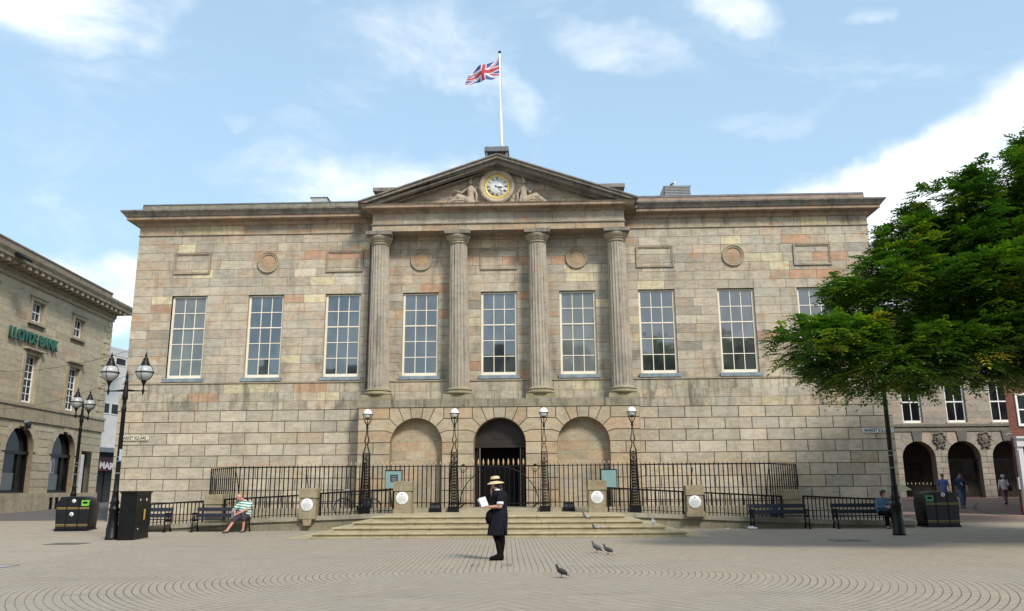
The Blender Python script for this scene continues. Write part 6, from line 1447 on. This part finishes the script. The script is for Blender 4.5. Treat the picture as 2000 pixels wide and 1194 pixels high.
def limb(p,q,r0,r1,sag=.0,n=7):
    p=Vector(p);q=Vector(q); pts=[];rs=[]
    for k in range(n+1):
        f_=k/n; c=p.lerp(q,f_)+Vector((noise.noise(p*3+Vector((f_*3,0,0)))*.25,noise.noise(q*3+Vector((0,f_*3,0)))*.25,sag*math.sin(PI*f_)))*(1 if 0<k<n else 0); pts.append(c); rs.append(r0+(r1-r0)*f_)
    tr.tube(pts,rs,8); return pts
T0=(15.4,19.3,0); trunk=limb(T0,(14.9,19.2,3.6),.27,.20); fork=trunk[-1]
lobes=[((8.05,18.3,4.50),(1.2,1.2,.55)),((9.3,18.5,4.15),(1.6,1.6,.75)),((10.7,18.4,4.35),(1.5,1.8,.8)),((12.3,18.2,4.55),(1.5,1.8,.95)),((9.75,18.9,5.85),(1.25,1.5,.5)),((10.7,19.2,6.55),(1.15,1.6,.6)),
 ((11.1,19.5,7.35),(1.0,1.4,.55)),((12.0,19.5,8.15),(1.1,1.5,.55)),((12.6,19.4,7.4),(1.3,1.7,.8)),((13.2,19.3,8.75),(1.0,1.4,.5)),((14.35,19.2,9.6),(.85,1.3,.5)),((11.8,18.2,5.75),(1.4,1.8,.8)),
 ((12.8,18.9,6.9),(1.5,2.0,.9)),((13.8,18.6,5.2),(1.7,2.2,1.0)),((14.6,19,7.9),(1.8,2.2,1.1)),((16.0,19.4,8.5),(1.6,2.2,.9)),((16.2,18.8,6.4),(2.2,2.6,1.3)),((18.0,19.5,8.0),(2.2,2.6,1.5)),((18.2,19.0,5.5),(2.2,2.4,1.1)),((14.6,20.6,5.6),(1.8,1.6,1.0)),((12.9,16.8,4.9),(1.3,1.2,.6)),((8.6,18.6,4.75),(.9,1.1,.4)),((11.6,20.4,5.6),(1.9,1.4,.7)),((12.6,20.6,6.9),(1.8,1.2,.9)),((17.6,23,8.6),(2.4,2.4,1.4)),((19.0,25.5,7.2),(2.2,2.2,1.4)),((19.8,21.5,9.6),(2.6,2.4,1.3)),((17.5,15.5,8.5),(2.4,2.2,1.5)),((21.5,18.5,8.5),(2.6,2.6,1.8)),((20.2,26.8,8),(2.2,2.2,1.5)),((21.5,25,10),(2.2,2.2,1.3)),((20.8,28.2,6),(2.0,2.0,1.1)),((15.2,25,7.7),(1.9,1.9,1.0)),((17.0,26.3,8.6),(2.0,1.9,1.2)),((13.8,23.5,6.4),(1.7,1.9,.9)),((18.6,26.0,9.8),(1.8,1.8,1.0))]  # last lobes, off-frame and behind the crown, are added to shade right wing
for c,rr in lobes:
    mid=fork.lerp(Vector(c),.45)+Vector((0,0,.5 if c[2]<7 else .2)); l1=limb(fork,mid,.11,.06); l2=limb(mid,c,.055,.02)
    for k in range(5):
        e=Vector(c)+Vector((rt_.uniform(-1,1)*rr[0]*.8,rt_.uniform(-1,1)*rr[1]*.8,rt_.uniform(-.5,.8)*rr[2])); limb(mid.lerp(Vector(c),rt_.uniform(.2,.9)),e,.022,.007,.1,4)
tr.build('trunk',BARK,tree)
def leaves(lobes,seed,dens):
    q=random.Random(seed); V_=[];F_=[];C_=[]
    for (c,rr) in lobes:
        c=Vector(c); vol=rr[0]*rr[1]*rr[2]; ntw=int(dens*vol**.72)
        for _ in range(ntw):
            while True:
                d=Vector((q.gauss(0,1),q.gauss(0,1),q.gauss(0,1))); d.normalize(); f_=q.uniform(.35,1.0)**.6*(1 if q.random()<.86 else q.uniform(1.05,1.3))
                tw=c+Vector((d.x*rr[0],d.y*rr[1],d.z*rr[2]))*f_
                if noise.noise(tw*1.15)>-.12: break
            out=Vector((d.x*1.0,d.y*1.0,d.z*.6+.05)); 
            if out.length<.1: out=Vector((1,0,0))
            out.normalize()
            tone=q.random(); hue=noise.noise(tw*.8+Vector((5,5,5)))
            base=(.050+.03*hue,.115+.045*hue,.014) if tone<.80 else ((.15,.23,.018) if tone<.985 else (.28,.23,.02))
            nl=q.randint(5,8)
            for i in range(nl): # compound leaves fanned round the twig
                yaw=math.atan2(out.y,out.x)+q.uniform(-1.25,1.25); pit=q.uniform(-.35,.6)*.9+out.z*.35
                ax=Vector((math.cos(yaw)*math.cos(pit),math.sin(yaw)*math.cos(pit),math.sin(pit))); sd_=ax.cross(Vector((0,0,1))).normalized(); nrm=sd_.cross(ax)
                L=q.uniform(.26,.42); o=tw+Vector((q.uniform(-.12,.12),q.uniform(-.12,.12),q.uniform(-.08,.08)))
                k_=q.uniform(.7,1.3)*(1.0+.45*max(0,d.z)); col=tuple(v*k_ for v in base)  # leaves on lobe tops coloured lighter, top light painted in
                npair=4
                for j in range(npair+1):
                    f2=(j+.6)/(npair+.8); pc=o+ax*L*f2-Vector((0,0,1))*L*.38*f2*f2
                    for sg in ((-1,1) if j<npair else (0,)):
                        dr=(sd_*sg*.85+ax*.55).normalized() if sg else ax; ll=L*(.34-.08*abs(f2-.45)) ; wv=(ax if sg else sd_)*ll*.27
                        dz=Vector((0,0,-ll*.22)); tp=pc+dr*ll+dz; md=pc+dr*ll*.5
                        b0=len(V_); V_.extend([pc,md-wv,tp,md+wv]); F_.append((b0,b0+1,b0+2,b0+3)); C_.append(col)
    return V_,F_,C_
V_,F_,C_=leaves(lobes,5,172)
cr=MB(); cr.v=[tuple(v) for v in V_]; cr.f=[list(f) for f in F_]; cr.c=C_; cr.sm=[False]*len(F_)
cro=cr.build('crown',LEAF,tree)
print('leaf faces',len(F_))
for loc,sc_,lab in (((23,-17,0),1.55,'leafy tree across the square mirrored in the second window from the right'),((14.5,-19,0),1.35,'leafy tree across the square mirrored in the third window from the right'),((-1.5,-16,0),1.12,'leafy tree across the square mirrored in the middle window')):
    copy_thing(tree,loc,R(rt_.uniform(0,360)),lab,'trees across the square seen only as reflections',scale=(sc_,sc_,sc_))
r=thing('inlaid_brackets',(.62,15.75,0),'dark bracket-shaped metal outline let into the paving at the feet of the woman','utility cover')
b=MB()
for q,sg in ((.28,1),(1.0,-1)):
    b.box(q-.012,q+.012,15.55,15.95,-.01,.005)
    for yy0 in (15.55,15.94): b.box(min(q,q+sg*.16),max(q,q+sg*.16),yy0-.012,yy0+.012,-.01,.0045)
b.build('outline',COVER,r)
